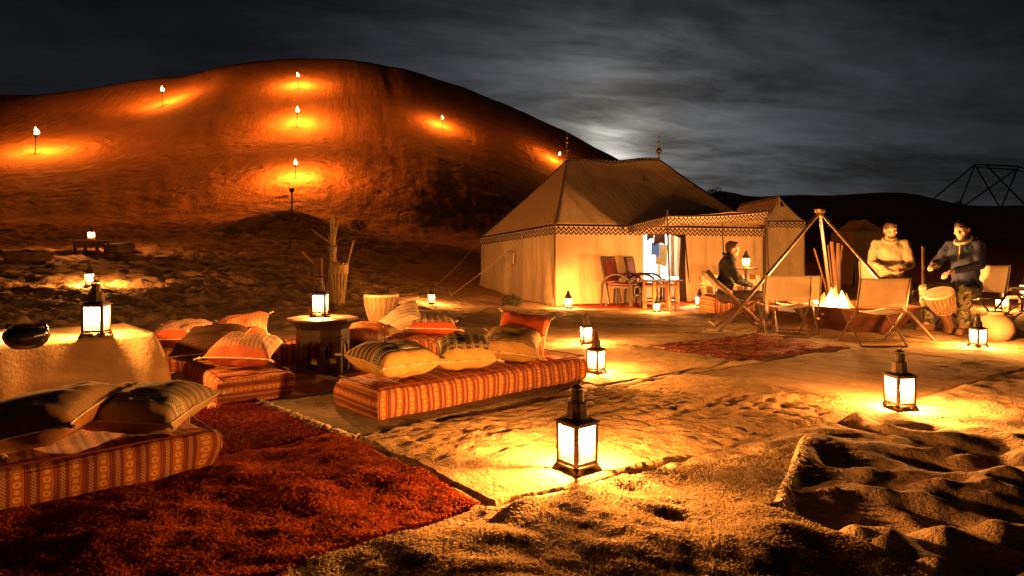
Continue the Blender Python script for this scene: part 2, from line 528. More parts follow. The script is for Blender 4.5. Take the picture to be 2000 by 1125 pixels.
def valance_mat(name, cream, dark):
    """printed zigzag border; v runs 0 (hem) to 1 (eave)"""
    m, bs, out = new_mat(name)
    uvn = node('ShaderNodeUVMap'); U, W, _ = sep(uvn.outputs[0])
    t = (U / .125).tri()
    z1 = ((W - .58) - (t - .5) * .34).ab() < .105
    z2 = ((W - .20) - (t - .5) * .34).ab() < .095
    band = W > .84
    f = z1.mx(z2).mx(band)
    n = noise(coords(), 9, 3)
    link(mixc(f, mixc(n, cream, tuple(x * .8 for x in cream)), dark), bs.inputs['Base Color'])
    bs.inputs['Roughness'].default_value = .9; bs.inputs['Specular IOR Level'].default_value = .1
    return m


def bench_mat():
    m, bs, out = new_mat('bench fabric')
    uvn = node('ShaderNodeUVMap'); U, W, _ = sep(uvn.outputs[0])
    P = .104
    t = (U / P).fr()
    n = noise(coords(), 14, 4, .6)
    base = mixc(n.sm(.3, .7), (.27, .058, .016), (.35, .085, .022))
    band = (t > .44) * (t < .90)
    base = mixc(band * .75, base, (.40, .125, .028))
    k = (W / .034); par = (k.fl() * .5).fr() > .25
    du = (t - .67) * P; dv = (k.fr() - .5) * .034
    r = (du * du + dv * dv).sq()
    ring = (r < .0150) * (r > .0065); disc = r < .0105
    dots = par * ring + (1 - par) * disc
    base = mixc(dots, base, (.60, .30, .11))
    # chain of small diamonds
    z = ((W / .03).tri() - .5) * .16
    zz = (((t - .22) - z).ab() < .035).mx((((t - .22) + z).ab()) < .035)
    cz = (t > .06) * (t < .40)
    base = mixc(cz * .75, base, (.13, .028, .022)); base = mixc(zz * cz, base, (.40, .20, .11))
    lines = (t < .035).mx(((t - .42).ab() < .012).mx((t - .93).ab() < .015))
    base = mixc(lines * .92, base, (.025, .012, .012))
    link(base, bs.inputs['Base Color'])
    bs.inputs['Roughness'].default_value = .85; bs.inputs['Specular IOR Level'].default_value = .12
    bump(bs, noise(coords(), 320, 2) * .5 + n * 1.2, .5, .006)
    return m


def pillow_mat(name, plain, wool, dark, kind, light=(.75, .62, .42)):
    """u, v in -1..1 over the face; a plain apron below and a woven field above"""
    m, bs, out = new_mat(name)
    uvn = node('ShaderNodeUVMap'); U, W, _ = sep(uvn.outputs[0])
    n = noise(coords(), 22, 4, .6); nf = noise(coords(), 240, 2)
    base = mixc(n.sm(.3, .7), plain, tuple(min(1, x * 1.22) for x in plain))
    fld = W > (-.78 if kind != 'all' else -2.0)
    if kind in ('blocks', 'all'):
        s = (U * 3.3 + .1).fr(); row = (W * 3.4 + .2).fr()
        blk = (s > .18) * (s < .62) * (row > .25) * (row < .80)
        f = mixc((s > .70) * .8, wool, light); f = mixc(((s > .80) * (s < .88)), f, dark)
        zz = (((U * 26).tri() - (W * 20).fr()).ab() < .25) * (s > .62) * (s < .74)
        f = mixc(blk * .92, f, dark); f = mixc(zz, f, dark)
    elif kind == 'stripes':
        s = (W * 5.5).fr()
        f = mixc((s < .42) * .9, wool, dark)
        ck = ((U * 17 + W * 15).fr() < .5).mx(((U * 17 - W * 15).fr() < .35)) * (W > -.62) * (W < -.34)
        f = mixc((W > -.66) * (W < -.30), f, light); f = mixc(ck, f, dark)
    elif kind == 'lines':
        s = (U * 7).fr()
        f = mixc((s < .16) * .9, wool, dark); f = mixc((s > .45) * (s < .62), f, light)
        zz = ((((W * 14).tri() - (U * 7 - .3).fr() * 4).ab()) < .3)
        f = mixc(zz * .8, f, dark)
    elif kind == 'knit':
        d = ((U * 13).tri() + (W * 13).tri())
        f = mixc((d < .42), wool, dark); f = mixc(((W * 3.5).fr() < .10), f, dark)
    else:
        s = (W * 9).fr(); f = mixc((s < .3) * .8, wool, dark)
    base = mixc(fld, base, f)
    link(base, bs.inputs['Base Color'])
    bs.inputs['Roughness'].default_value = .9; bs.inputs['Specular IOR Level'].default_value = .1
    bump(bs, nf * .5 + (U * 90).tri() * .25 + n, .6, .005)
    return m


MAT = {}
MAT['sand'] = dune_mat()
MAT['iron'] = pmat('dark iron', (.075, .05, .035), .5, .75, .35, 25, .25, 90, .002, spec=.4)
MAT['brass'] = pmat('aged brass', (.45, .29, .10), .4, .9, .3, 15, .2, 80, .002, spec=.4)
MAT['pane'] = glow_mat('lit lantern glass', (1.0, .76, .38), 7.5, .70)
V.tree = MAT['pane'].node_tree
_em = [n for n in V.tree.nodes if n.type == 'EMISSION'][0]
_x, _y, _z = sep(coords())
_r2 = (_x * _x + _y * _y) * 60 + (_z - .172) * (_z - .172) * 70
_oi = node('ShaderNodeObjectInfo'); _nz = noise(comb(_x + V(_oi.outputs['Random']) * 9, _y, _z), 26, 4, .65)
link((1.4 + 13.0 * V.op('EXPONENT', _r2 * -4.0 + .6)) * (.45 + _nz * 1.1), _em.inputs[1])
MAT['flame'] = glow_mat('candle flame', (1.0, .62, .22), 30, None)
MAT['torchflame'] = glow_mat('torch flame', (1.0, .66, .25), 5.0, None)
MAT['fire'] = glow_mat('camp fire flame', (1.0, .60, .18), 2.2, None)
MAT['wax'] = pmat('candle wax', (.75, .66, .5), .5)
MAT['cream'] = canvas_mat('cream tent canvas', (.70, .50, .29))
MAT['roofcanvas'] = canvas_mat('tent roof canvas', (.74, .49, .27), 1.2, .25)
MAT['inner'] = canvas_mat('white tent lining', (.80, .80, .78), 1.2, .05)
MAT['valance'] = valance_mat('zigzag border', (.62, .46, .33), (.022, .008, .010))
MAT['rope'] = pmat('rope', (.30, .21, .12), .9, 0, .2, 30, .5, 150)
MAT['wood'] = pmat('brown wood', (.16, .075, .032), .6, 0, .35, 4, .4, 30, .004, (6, 6, .8))
MAT['darkwood'] = pmat('dark wood', (.06, .03, .016), .55, 0, .35, 4, .4, 30, .004, (6, 6, .8), .35)
MAT['palewood'] = pmat('pale wood', (.42, .26, .12), .7, 0, .3, 4, .4, 30, .004, (6, 6, .8))
MAT['bench'] = bench_mat()
MAT['linen'] = pmat('beige tablecloth', (.46, .31, .15), .9, 0, .2, 3, .5, 40, .006)
MAT['directors'] = pmat('cream chair canvas', (.80, .64, .44), .85, 0, .08, 5, .3, 220, .002)
MAT['steel'] = pmat('dull steel tube', (.22, .15, .10), .45, .8, .2, 20, .1, 90, .001, spec=.4)
MAT['rust'] = pmat('rusted steel', (.10, .034, .015), .75, .2, .4, 5, .5, 50, .006)
MAT['tassel'] = pmat('wool tassel', (.72, .55, .34), .95, 0, .2, 30, .6, 120, .006)
MAT['black'] = pmat('black cloth', (.012, .011, .012), .9, 0, .3, 8, .4, 80)
MAT['reed'] = pmat('dry reed', (.42, .28, .12), .8, 0, .35, 9, .4, 60, .004, (5, 5, .6))


def sheer(m, amount):
    """let some light through a thin cloth"""
    V.tree = m.node_tree; bs = [n for n in V.tree.nodes if n.type == 'BSDF_PRINCIPLED'][0]; out = [n for n in V.tree.nodes if n.type == 'OUTPUT_MATERIAL'][0]
    tr = node('ShaderNodeBsdfTranslucent'); link(bs.inputs['Base Color'].links[0].from_socket, tr.inputs[0])
    mx = node('ShaderNodeMixShader'); mx.inputs[0].default_value = amount; link(bs.outputs[0], mx.inputs[1]); link(tr.outputs[0], mx.inputs[2]); link(mx.outputs[0], out.inputs[0])


sheer(MAT['directors'], .30)
sheer(MAT['cream'], .12)


# ------------------------------------------------------------------ mesh helpers
class MB:
    def __init__(s): s.v = []; s.f = []; s.uv = []; s.has_uv = False
    def add(s, vs, fs, uvs=None):
        o = len(s.v); s.v += [tuple(v) for v in vs]
        for i, f in enumerate(fs):
            s.f.append(tuple(o + k for k in f))
            if uvs is not None: s.uv.append([tuple(uvs[k]) for k in f]); s.has_uv = True
            else: s.uv.append([(0, 0)] * len(f))
        return s
    def box(s, c, d, rot=None):
        x, y, z = d[0] / 2, d[1] / 2, d[2] / 2
        vs = [Vector((a * x, b * y, e * z)) for e in (-1, 1) for b in (-1, 1) for a in (-1, 1)]
        if rot is not None: vs = [rot @ v for v in vs]
        vs = [v + Vector(c) for v in vs]
        return s.add(vs, [(0, 2, 3, 1), (4, 5, 7, 6), (0, 1, 5, 4), (2, 6, 7, 3), (0, 4, 6, 2), (1, 3, 7, 5)])
    def tube(s, pts, r, n=8, cap=True, closed=False):
        pts = [Vector(p) for p in pts]; m = len(pts)
        rs = r if isinstance(r, (list, tuple)) else [r] * m
        vs = []; prev = None
        for i, p in enumerate(pts):
            if closed: t = pts[(i + 1) % m] - pts[i - 1]
            else: t = pts[min(i + 1, m - 1)] - pts[max(i - 1, 0)]
            t.normalize()
            if prev is None:
                a = Vector((0, 0, 1)) if abs(t.z) < .9 else Vector((1, 0, 0)); x = t.cross(a).normalized()
            else:
                x = (prev - t * prev.dot(t)).normalized()
            prev = x; y = t.cross(x)
            for k in range(n):
                an = 2 * math.pi * k / n; vs.append(p + (x * math.cos(an) + y * math.sin(an)) * rs[i])
        fs = []
        for i in range(m if closed else m - 1):
            for k in range(n):
                j = (i + 1) % m
                fs.append((i * n + k, i * n + (k + 1) % n, j * n + (k + 1) % n, j * n + k))
        if cap and not closed:
            fs.append(tuple(range(n - 1, -1, -1))); fs.append(tuple((m - 1) * n + k for k in range(n)))
        return s.add(vs, fs)
    def lathe(s, prof, n=24, c=(0, 0, 0), cap=True, sx=1, sy=1, rot0=0):
        vs = []; m = len(prof)
        for r, z in prof:
            for k in range(n):
                a = 2 * math.pi * k / n + rot0; vs.append((c[0] + r * math.cos(a) * sx, c[1] + r * math.sin(a) * sy, c[2] + z))
        fs = [(i * n + k, i * n + (k + 1) % n, (i + 1) * n + (k + 1) % n, (i + 1) * n + k) for i in range(m - 1) for k in range(n)]
        if cap: fs += [tuple(range(n - 1, -1, -1)), tuple((m - 1) * n + k for k in range(n))]
        return s.add(vs, fs)
    def ell(s, c, r, rot=None, nu=16, nv=10):
        vs = []
        for j in range(nv + 1):
            ph = math.pi * j / nv
            for i in range(nu):
                a = 2 * math.pi * i / nu
                v = Vector((r[0] * math.sin(ph) * math.cos(a), r[1] * math.sin(ph) * math.sin(a), -r[2] * math.cos(ph)))
                if rot is not None: v = rot @ v
                vs.append(v + Vector(c))
        fs = [(j * nu + i, j * nu + (i + 1) % nu, (j + 1) * nu + (i + 1) % nu, (j + 1) * nu + i) for j in range(nv) for i in range(nu)]
        return s.add(vs, fs)
    def cap(s, a, b, ra, rb, n=12):
        """tapered capsule"""
        a = Vector(a); b = Vector(b); t = (b - a); L = t.length; t = t / L if L > 1e-6 else Vector((0, 0, 1))
        pts, rs = [], []
        for k in range(5):
            an = math.pi / 2 * (1 - k / 4); pts.append(a - t * ra * math.sin(an)); rs.append(max(1e-4, ra * math.cos(an)))
        for k in range(5):
            an = math.pi / 2 * k / 4; pts.append(b + t * rb * math.sin(an)); rs.append(max(1e-4, rb * math.cos(an)))
        return s.tube(pts, rs, n)
    def grid(s, fn, nu, nv, u0=0, u1=1, v0=0, v1=1, uvfn=None):
        vs, uvs = [], []
        for j in range(nv + 1):
            for i in range(nu + 1):
                u = u0 + (u1 - u0) * i / nu; v = v0 + (v1 - v0) * j / nv
                vs.append(fn(u, v)); uvs.append(uvfn(u, v) if uvfn else (u, v))
        fs = [(j * (nu + 1) + i, j * (nu + 1) + i + 1, (j + 1) * (nu + 1) + i + 1, (j + 1) * (nu + 1) + i) for j in range(nv) for i in range(nu)]
        return s.add(vs, fs, uvs)
    def mesh(s, name, mat, ang=40):
        me = bpy.data.meshes.new(name); me.from_pydata(s.v, [], s.f)
        if s.has_uv:
            l = me.uv_layers.new(name='UVMap'); l.data.foreach_set('uv', np.array([c for f in s.uv for p in f for c in p], 'f'))
        me.materials.append(MAT[mat] if isinstance(mat, str) else mat)
        if ang is not None:
            me.shade_smooth(); me.set_sharp_from_angle(angle=R(ang))
        me.update()
        return me
    def obj(s, name, mat, parent=None, ang=40, solid=0):
        o = bpy.data.objects.new(name, s.mesh(name, mat, ang)); COL.objects.link(o)
        if parent is not None: o.parent = parent
        if solid:
            m = o.modifiers.new('thickness', 'SOLIDIFY'); m.thickness = solid; m.offset = 0
        return o


def tag(o, label=None, cat=None, group=None, kind=None):
    if label: o['label'] = label
    if cat: o['category'] = cat
    if group: o['group'] = group
    if kind: o['kind'] = kind
    return o


def thing(name, label, cat, loc=(0, 0, 0), rz=0, group=None):
    o = bpy.data.objects.new(name, None); COL.objects.link(o); o.empty_display_size = .1
    o.location = loc; o.rotation_euler = (0, 0, rz)
    return tag(o, label, cat, group)


def copy_tree(o, parent=None):
    c = o.copy(); COL.objects.link(c); c.parent = parent
    for ch in o.children: copy_tree(ch, c)
    return c


def np_mesh(name, v, f, mat, uv=None, smooth=True):
    """grid mesh straight from numpy arrays (f: n x 3 or n x 4)"""
    me = bpy.data.meshes.new(name); n = f.shape[1]
    me.vertices.add(len(v)); me.vertices.foreach_set('co', v.astype('f').ravel())
    me.loops.add(f.size); me.loops.foreach_set('vertex_index', f.astype('i').ravel())
    me.polygons.add(len(f)); me.polygons.foreach_set('loop_start', np.arange(0, f.size, n, dtype='i'))
    me.polygons.foreach_set('loop_total', np.full(len(f), n, 'i'))
    me.polygons.foreach_set('use_smooth', np.full(len(f), smooth))
    if uv is not None:
        l = me.uv_layers.new(name='UVMap'); l.data.foreach_set('uv', uv[f.ravel()].astype('f').ravel())
    me.materials.append(MAT[mat] if isinstance(mat, str) else mat)
    me.update(calc_edges=True)
    o = bpy.data.objects.new(name, me); COL.objects.link(o)
    return o


def grid_faces(nu, nv):
    i, j = np.meshgrid(np.arange(nu), np.arange(nv)); a = (j * (nu + 1) + i).ravel()
    return np.stack([a, a + 1, a + nu + 2, a + nu + 1], 1)


def light(name, loc, rgb, watts, radius, parent):
    d = bpy.data.lights.new(name, 'POINT'); d.color = rgb; d.energy = watts; d.shadow_soft_size = radius
    o = bpy.data.objects.new(name, d); COL.objects.link(o); o.location = loc; o.parent = parent
    return o


# ------------------------------------------------------------------ where the lanterns stand (needed by the sand)
def on(px, py): x, y = G(px, py); return x, y


LAN = [  # px, py(base), height m, turn, watts, label
    (1127, 925, .475, 37, 423, 'large iron candle lantern nearest the camera on the sandy carpet'),
    (1757, 798, .47, 8, 435, 'tall iron lantern on the carpet corner in front of the canvas chair'),
    (1164, 731, .42, 47, 369, 'iron lantern touching the end of the long patterned floor bench'),
    (1145, 671, .42, 15, 304, 'iron lantern on the sand just behind the orange cushion'),
    (1110, 603, .44, 40, 326, 'small iron lantern at the front corner of the big tent'),
    (1283, 611, .34, 5, 282, 'squat lantern on the ground before the round glass table'),
    (1366, 598, .42, 30, 282, 'lantern on the ground beside the left leg of the sling chair'),
    (1910, 677, .43, 10, 391, 'lantern before the round clay pot at the drummer\'s feet'),
    (843, 604, .40, 45, 173, 'small arched lantern on the sand behind the cream knitted cushion'),
]
for l in LAN:
    x, y = on(l[0], l[1]); FLAT.append((x, y, .12))

# ------------------------------------------------------------------ terrain: one polar sheet to the horizon
def build_ground():
    a = np.radians(np.arange(-47, 47.001, .19))
    b = np.radians(np.concatenate([np.arange(50, 180, 5.0), np.arange(-180, -48, 5.0)]))
    th = np.sort(np.concatenate([a, b])); th = np.append(th, th[0] + 2 * math.pi)
    r = np.exp(np.arange(math.log(.9), math.log(262), .0078))
    TH, RR = np.meshgrid(th, r)
    X = RR * np.sin(TH); Y = RR * np.cos(TH)
    Z = ground_z(X, Y)
    v = np.stack([X.ravel(), Y.ravel(), Z.ravel()], 1)
    f = grid_faces(len(th) - 1, len(r) - 1)
    # patch under the camera
    k = len(v); v = np.vstack([v, [[0, 0, 0]]])
    o = np_mesh('ground', v, f[:, ::-1], 'sand')
    tag(o, 'rippled orange sand of the camp floor and the great dune', None, kind='structure')
    mb = MB(); n = 40
    mb.lathe([(.01, -.02), (.95, -.02)], n, cap=False)
    p = mb.obj('ground', 'sand'); tag(p, kind='structure')


build_ground()

# ------------------------------------------------------------------ rugs
MAT['r_olive'] = rug_mat('olive flatweave', (.22, .15, .075), (.16, .11, .055), (.32, .22, .11), 70, 'flat')
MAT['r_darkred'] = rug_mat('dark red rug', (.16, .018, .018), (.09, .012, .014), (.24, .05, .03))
MAT['r_redshag'] = rug_mat('red shag base', (.30, .055, .022), (.22, .03, .016), (.42, .11, .04))
MAT['r_sandy'] = rug_mat('sandy wool carpet', (.48, .30, .145), (.40, .24, .11), (.57, .39, .20), 110)
MAT['r_lantern'] = rug_mat('pale wool carpet', (.50, .32, .15), (.42, .26, .12), (.58, .41, .21), 110)
MAT['r_brown'] = rug_mat('brown flat carpet', (.38, .225, .10), (.30, .17, .075), (.46, .29, .14), 80, 'flat')
MAT['r_kilim'] = rug_mat('red kilim', (.36, .065, .028), (.28, .045, .025), (.46, .18, .06), 60, 'kilim')
MAT['r_front'] = rug_mat('beige shag base', (.44, .31, .17), (.34, .23, .12), (.52, .38, .22))
MAT['r_far'] = rug_mat('worn brown rug', (.32, .20, .10), (.24, .14, .07), (.42, .29, .16), 70, 'flat')
MAT['r_entr'] = rug_mat('red entrance carpet', (.34, .035, .02), (.26, .03, .018), (.42, .10, .05), 60)
MAT['p_red'] = pile_mat('red pile', (.47, .10, .032), (.33, .05, .02), (.58, .20, .065))
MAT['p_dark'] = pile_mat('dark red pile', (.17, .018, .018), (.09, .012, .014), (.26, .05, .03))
MAT['p_beige'] = pile_mat('beige pile', (.55, .40, .22), (.42, .29, .15), (.66, .52, .32))
MAT['fringe'] = pmat('wool fringe', (.55, .44, .3), .95, 0, .3, 30, .5, 100)


def quad_map(poly, u, v):
    p = np.array(poly, float)
    a = p[0][None] * ((1 - u) * (1 - v))[:, None] + p[1][None] * (u * (1 - v))[:, None] + p[2][None] * (u * v)[:, None] + p[3][None] * ((1 - u) * v)[:, None]
    return a[:, 0], a[:, 1]


def rug(nm, mat, label, step=.02, wob=.02, name='carpet'):
    poly, off = RUGS[nm]
    p = np.array(poly); lu = np.linalg.norm(p[1] - p[0]); lv = np.linalg.norm(p[2] - p[1])
    nu = max(8, int(lu / step)); nv = max(8, int(lv / step))
    gu, gv = np.meshgrid(np.linspace(0, 1, nu + 1), np.linspace(0, 1, nv + 1)); gu = gu.ravel(); gv = gv.ravel()
    X, Y = quad_map(poly, gu, gv)
    # wandering hems
    cx, cy = p[:, 0].mean(), p[:, 1].mean()
    e = np.clip(1 - np.minimum(np.minimum(gu, 1 - gu) * lu, np.minimum(gv, 1 - gv) * lv) / .15, 0, 1)
    X = X + e * fbm(X * 2.5, Y * 2.5, 301, 3) * wob * 2; Y = Y + e * fbm(X * 2.5 + 40, Y * 2.5, 302, 3) * wob * 2
    Z = hs(X, Y) + off + rug_relief(nm, X, Y) + fbm(X * 40, Y * 40, 401, 2) * .003
    # the hem rolls down to the sand
    d = np.minimum(np.minimum(gu, 1 - gu) * lu, np.minimum(gv, 1 - gv) * lv)
    edge = (d < 1e-6)
    gz = ground_z(X, Y)
    Z = np.maximum(Z, gz + .004 * (~edge))
    Z = np.where(edge, Z - off - .016, Z)
    o = np_mesh(name, np.stack([X, Y, Z], 1), grid_faces(nu, nv), mat, np.stack([gu * lu, gv * lv], 1))
    o['label'] = label; o['category'] = 'rug'
    return o


def pile(nm, n, mat, parent, L=.03, W=.006, lean=.6, seed=1, umax=1.0, vmax=1.0):
    """tufts of a shaggy carpet, each a thin curved blade"""
    g = np.random.default_rng(seed)
    poly, off = RUGS[nm]
    u = g.random(n) * umax; v = g.random(n) * vmax
    X, Y = quad_map(poly, u, v)
    m = (np.hypot(X, Y) > 1.9) & (Y > 1.5); X = X[m]; Y = Y[m]; n = len(X)
    Z = np.maximum(hs(X, Y) + off + rug_relief(nm, X, Y), ground_z(X, Y)) - .004
    a = fbm(X * 3, Y * 3, 500 + seed, 2) * 9 + g.normal(0, .8, n)
    ln = lean + g.normal(0, .25, n)
    h = L * g.uniform(.55, 1.25, n)
    dx = np.cos(a) * ln * h; dy = np.sin(a) * ln * h
    b = g.random(n) * 6.28; wx = np.cos(b) * W * .5; wy = np.sin(b) * W * .5
    p0 = np.stack([X - wx, Y - wy, Z], 1); p1 = np.stack([X + wx, Y + wy, Z], 1)
    p2 = np.stack([X + dx * .45 + wx * .8, Y + dy * .45 + wy * .8, Z + h * .62], 1); p3 = np.stack([X + dx * .45 - wx * .8, Y + dy * .45 - wy * .8, Z + h * .62], 1)
    p4 = np.stack([X + dx, Y + dy, Z + h * .85], 1)
    vv = np.stack([p0, p1, p2, p3, p4], 1).reshape(-1, 3)
    k = (np.arange(n) * 5)[:, None]
    f = np.concatenate([k + np.array([[0, 1, 2]]), k + np.array([[0, 2, 3]]), k + np.array([[3, 2, 4]])])
    o = np_mesh('pile', vv, f, mat); o.parent = parent; o['kind'] = 'stuff'
    return o


def fringe(parent, a, b, n, L, side, mat='fringe', seed=3, zoff=.02):
    g = random.Random(seed); mb = MB()
    ax, ay = a; bx, by = b; dl = math.hypot(bx - ax, by - ay); nx, ny = -(by - ay) / dl * side, (bx - ax) / dl * side
    for i in range(n):
        t = (i + g.random()) / n; x = ax + (bx - ax) * t; y = ay + (by - ay) * t
        l = L * g.uniform(.5, 1.3); s = g.uniform(-.5, .5) * l
        ex = x + nx * l + (bx - ax) / dl * s; ey = y + ny * l + (by - ay) / dl * s
        z0 = surf(x, y) + .006; z1 = surf(ex, ey) + .008
        mx, my = (x + ex) / 2, (y + ey) / 2
        mb.tube([(x, y, z0), (mx + g.uniform(-.01, .01), my, max(z0, z1, surf(mx, my)) + g.uniform(.002, .016)), (ex, ey, z1)], [.004, .0035, .002], 4)
    o = mb.obj('fringe', mat, parent); o['kind'] = 'stuff'
    return o


rg = rug('olive', 'r_olive', 'dark olive flatweave rug under the long patterned bench', .03)
fringe(rg, (-1.90, 4.68), (-.92, 3.72), 90, .07, -1)
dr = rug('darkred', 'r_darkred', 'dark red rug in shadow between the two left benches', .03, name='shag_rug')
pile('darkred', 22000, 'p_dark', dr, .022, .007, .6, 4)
rs = rug('redshag', 'r_redshag', 'bright red shaggy rug at the front of the seating', .025, name='shag_rug')
pile('redshag', 130000, 'p_red', rs, .014, .0085, .9, 2)
sd = rug('sandy', 'r_sandy', 'large creased beige carpet under the nearest lantern', .016, .03)
rug('lanternrug', 'r_lantern', 'pale carpet lit by the lantern at the bench end', .022, .03)
rug('brown', 'r_brown', 'smooth brown carpet below the canvas chair', .025, .02)
rug('redkilim', 'r_kilim', 'rumpled red kilim in front of the fire bowl', .025, .03)
fs = rug('frontshag', 'r_front', 'shaggy beige rug at the bottom edge of the picture', .02, .03, name='shag_rug')
pile('frontshag', 140000, 'p_beige', fs, .011, .0090, .9, 5)
fo = rug('folded', 'r_front', 'folded over corner of a fringed beige rug beside the footprints', .012, .07, name='shag_rug')
pile('folded', 16000, 'p_beige', fo, .013, .008, .8, 6)
fringe(fo, (1.69, 3.62), (1.16, 2.72), 220, .06, 1, seed=9)
rug('farrug', 'r_far', 'worn brown rug spread between the cushions and the big tent', .035, .04)
rug('entrance', 'r_entr', 'red carpet under the two armchairs by the tent door', .04, .02)

# ------------------------------------------------------------------ lantern (height 1 unit = .475 m prototype, built in metres)
def make_lantern():
    root = thing('lantern', 'lantern', 'lantern')
    s = .068   # half side
    mb = MB()  # flared foot with open arches at the sides
    for k in range(4):
        q = Matrix.Rotation(k * math.pi / 2, 3, 'Z')
        def pt(x, y, z): return q @ Vector((x, y, z))
        w = .088
        mb.add([pt(-w, -w, 0), pt(-w + .03, -w, 0), pt(-s * .4, -s - .006, .022), pt(s * .4, -s - .006, .022), pt(w - .03, -w, 0), pt(w, -w, 0), pt(s + .004, -s - .004, .036), pt(-s - .004, -s - .004, .036)],
               [(0, 1, 2, 7), (2, 3, 6, 7), (3, 4, 5, 6)])
    mb.box((0, 0, .036), (2 * s + .004, 2 * s + .004, .008))
    base = mb.obj('base', 'iron', root, 30, .003)
    mb = MB()
    z0, z1 = .040, .245
    for a in (-1, 1):
        for b in (-1, 1):
            mb.box((a * (s - .005), b * (s - .005), (z0 + z1) / 2), (.017, .017, z1 - z0))
    for z, h in ((z0 + .006, .014), (z1 - .006, .014)):
        for a in (-1, 1):
            mb.box((a * (s - .004), 0, z), (.0125, 2 * s - .027, h)); mb.box((0, a * (s - .004), z), (2 * s - .027, .0125, h))
    mb.obj('frame', 'iron', root, 30)
    for k in range(4):
        q = Matrix.Rotation(k * math.pi / 2, 3, 'Z'); p = MB()
        p.box(q @ Vector((0, -s + .004, (z0 + z1) / 2)), (2 * s - .028, .002, z1 - z0 - .028), q)
        p.obj('pane', 'pane', root, None)
    mb = MB()   # roof plate, stepped chimney
    mb.box((0, 0, .249), (2 * s + .022, 2 * s + .022, .008))
    mb.lathe([(s * 1.40, .2535), (s * 1.02, .268), (s * .70, .272)], 4, rot0=math.pi / 4, cap=False)
    mb.lathe([(.056, .268), (.050, .300), (.048, .344), (.034, .346)], 8, rot0=math.pi / 8, cap=True)
    rf = mb.obj('roof', 'iron', root, 30)
    mb = MB(); mb.lathe([(.032, .342), (.031, .406), (.024, .407)], 10); mb.obj('chimney', 'iron', rf, 30)
    mb = MB()
    mb.lathe([(.006, .400), (.006, .418), (.034, .419), (.020, .428), (.006, .434), (.001, .436)], 12, cap=False); mb.obj('cap', 'iron', rf, 30)
    mb = MB(); mb.tube([(.021 * math.cos(a), 0, .453 + .021 * math.sin(a)) for a in np.linspace(0, 2 * math.pi, 20)[:-1]], .0022, 6, closed=True); mb.obj('ring', 'iron', root)
    mb = MB(); mb.lathe([(.019, .041), (.019, .135), (.012, .138)], 14); c = mb.obj('candle', 'wax', root)
    mb = MB(); mb.lathe([(.001, .138), (.009, .150), (.010, .162), (.006, .180), (.001, .200)], 10, cap=False); mb.obj('flame', 'flame', c)
    light('candle_light', (0, 0, .182), LANTERN_RGB, 14, .026, root)
    return root


def make_hex_lantern():
    root = thing('lantern', 'lantern', 'lantern'); n = 6; r = .085; z0, z1 = .03, .25
    m = MB(); m.lathe([(.098, 0), (.10, .008), (.09, .028), (.085, .03)], n); m.obj('base', 'iron', root, 30)
    m = MB()
    for k in range(n):
        a = 2 * math.pi * k / n; m.tube([(r * math.cos(a), r * math.sin(a), z0), (r * math.cos(a), r * math.sin(a), z1)], .007, 6)
    for z in (z0 + .004, z1 - .004): m.tube([(r * math.cos(2 * math.pi * k / n), r * math.sin(2 * math.pi * k / n), z) for k in range(n)], .007, 6, closed=True)
    m.obj('frame', 'iron', root, 30)
    for k in range(n):
        a0, a1 = 2 * math.pi * k / n + .06, 2 * math.pi * (k + 1) / n - .06; q = r * .97; m = MB()
        top = [(q * math.cos(a0 + (a1 - a0) * t), q * math.sin(a0 + (a1 - a0) * t), z1 - .055 + .04 * math.sin(math.pi * t)) for t in (0, .25, .5, .75, 1)]
        m.add([(q * math.cos(a0), q * math.sin(a0), z0 + .01), (q * math.cos(a1), q * math.sin(a1), z0 + .01)] + top[::-1], [tuple(range(7))]); m.obj('pane', 'pane', root, None)
    m = MB(); m.lathe([(.105, .25), (.100, .258), (.066, .30), (.040, .345), (.036, .375), (.046, .378), (.018, .405), (.004, .42)], n, cap=False); m.obj('hood', 'iron', root, 30)
    m = MB(); m.tube([(.026 * math.cos(a), 0, .445 + .026 * math.sin(a)) for a in np.linspace(0, 2 * math.pi, 18)[:-1]], .003, 6, closed=True); m.obj('ring', 'iron', root)
    m = MB(); m.lathe([(.019, .031), (.019, .12), (.012, .123)], 12); c = m.obj('candle', 'wax', root)
    m = MB(); m.lathe([(.001, .123), (.009, .136), (.010, .148), (.006, .166), (.001, .185)], 10, cap=False); m.obj('flame', 'flame', c)
    light('candle_light', (0, 0, .17), LANTERN_RGB, 14, .026, root)
    return root


lantern0 = make_lantern()
hex0 = make_hex_lantern()
hex_used = [False]
lantern_used = [False]


def lantern(loc, h, rz, watts, label):
    hx = 'arched' in label or 'slim side' in label or 'tent' in label
    if hx:
        o = copy_tree(hex0) if hex_used[0] else hex0; hex_used[0] = True
    elif lantern_used[0]: o = copy_tree(lantern0)
    else: o = lantern0; lantern_used[0] = True
    s = h / .475; k = .97 + .12 * ((rz * 37 + watts * 13) % 100) / 100
    o.location = loc; o.rotation_euler = (0, 0, R(rz)); o.scale = (s * k, s * k, s)
    tag(o, label, 'lantern', 'candle lanterns about the camp')
    for c in o.children:
        if c.type == 'LIGHT':
            c.data = c.data.copy(); c.data.energy = watts
    return o


def make_all_lanterns():
    for px, py, h, rz, w, lab in LAN:
        x, y = on(px, py)
        lantern((x, y, surf(x, y) + .002), h, rz, w, lab)


make_all_lanterns()

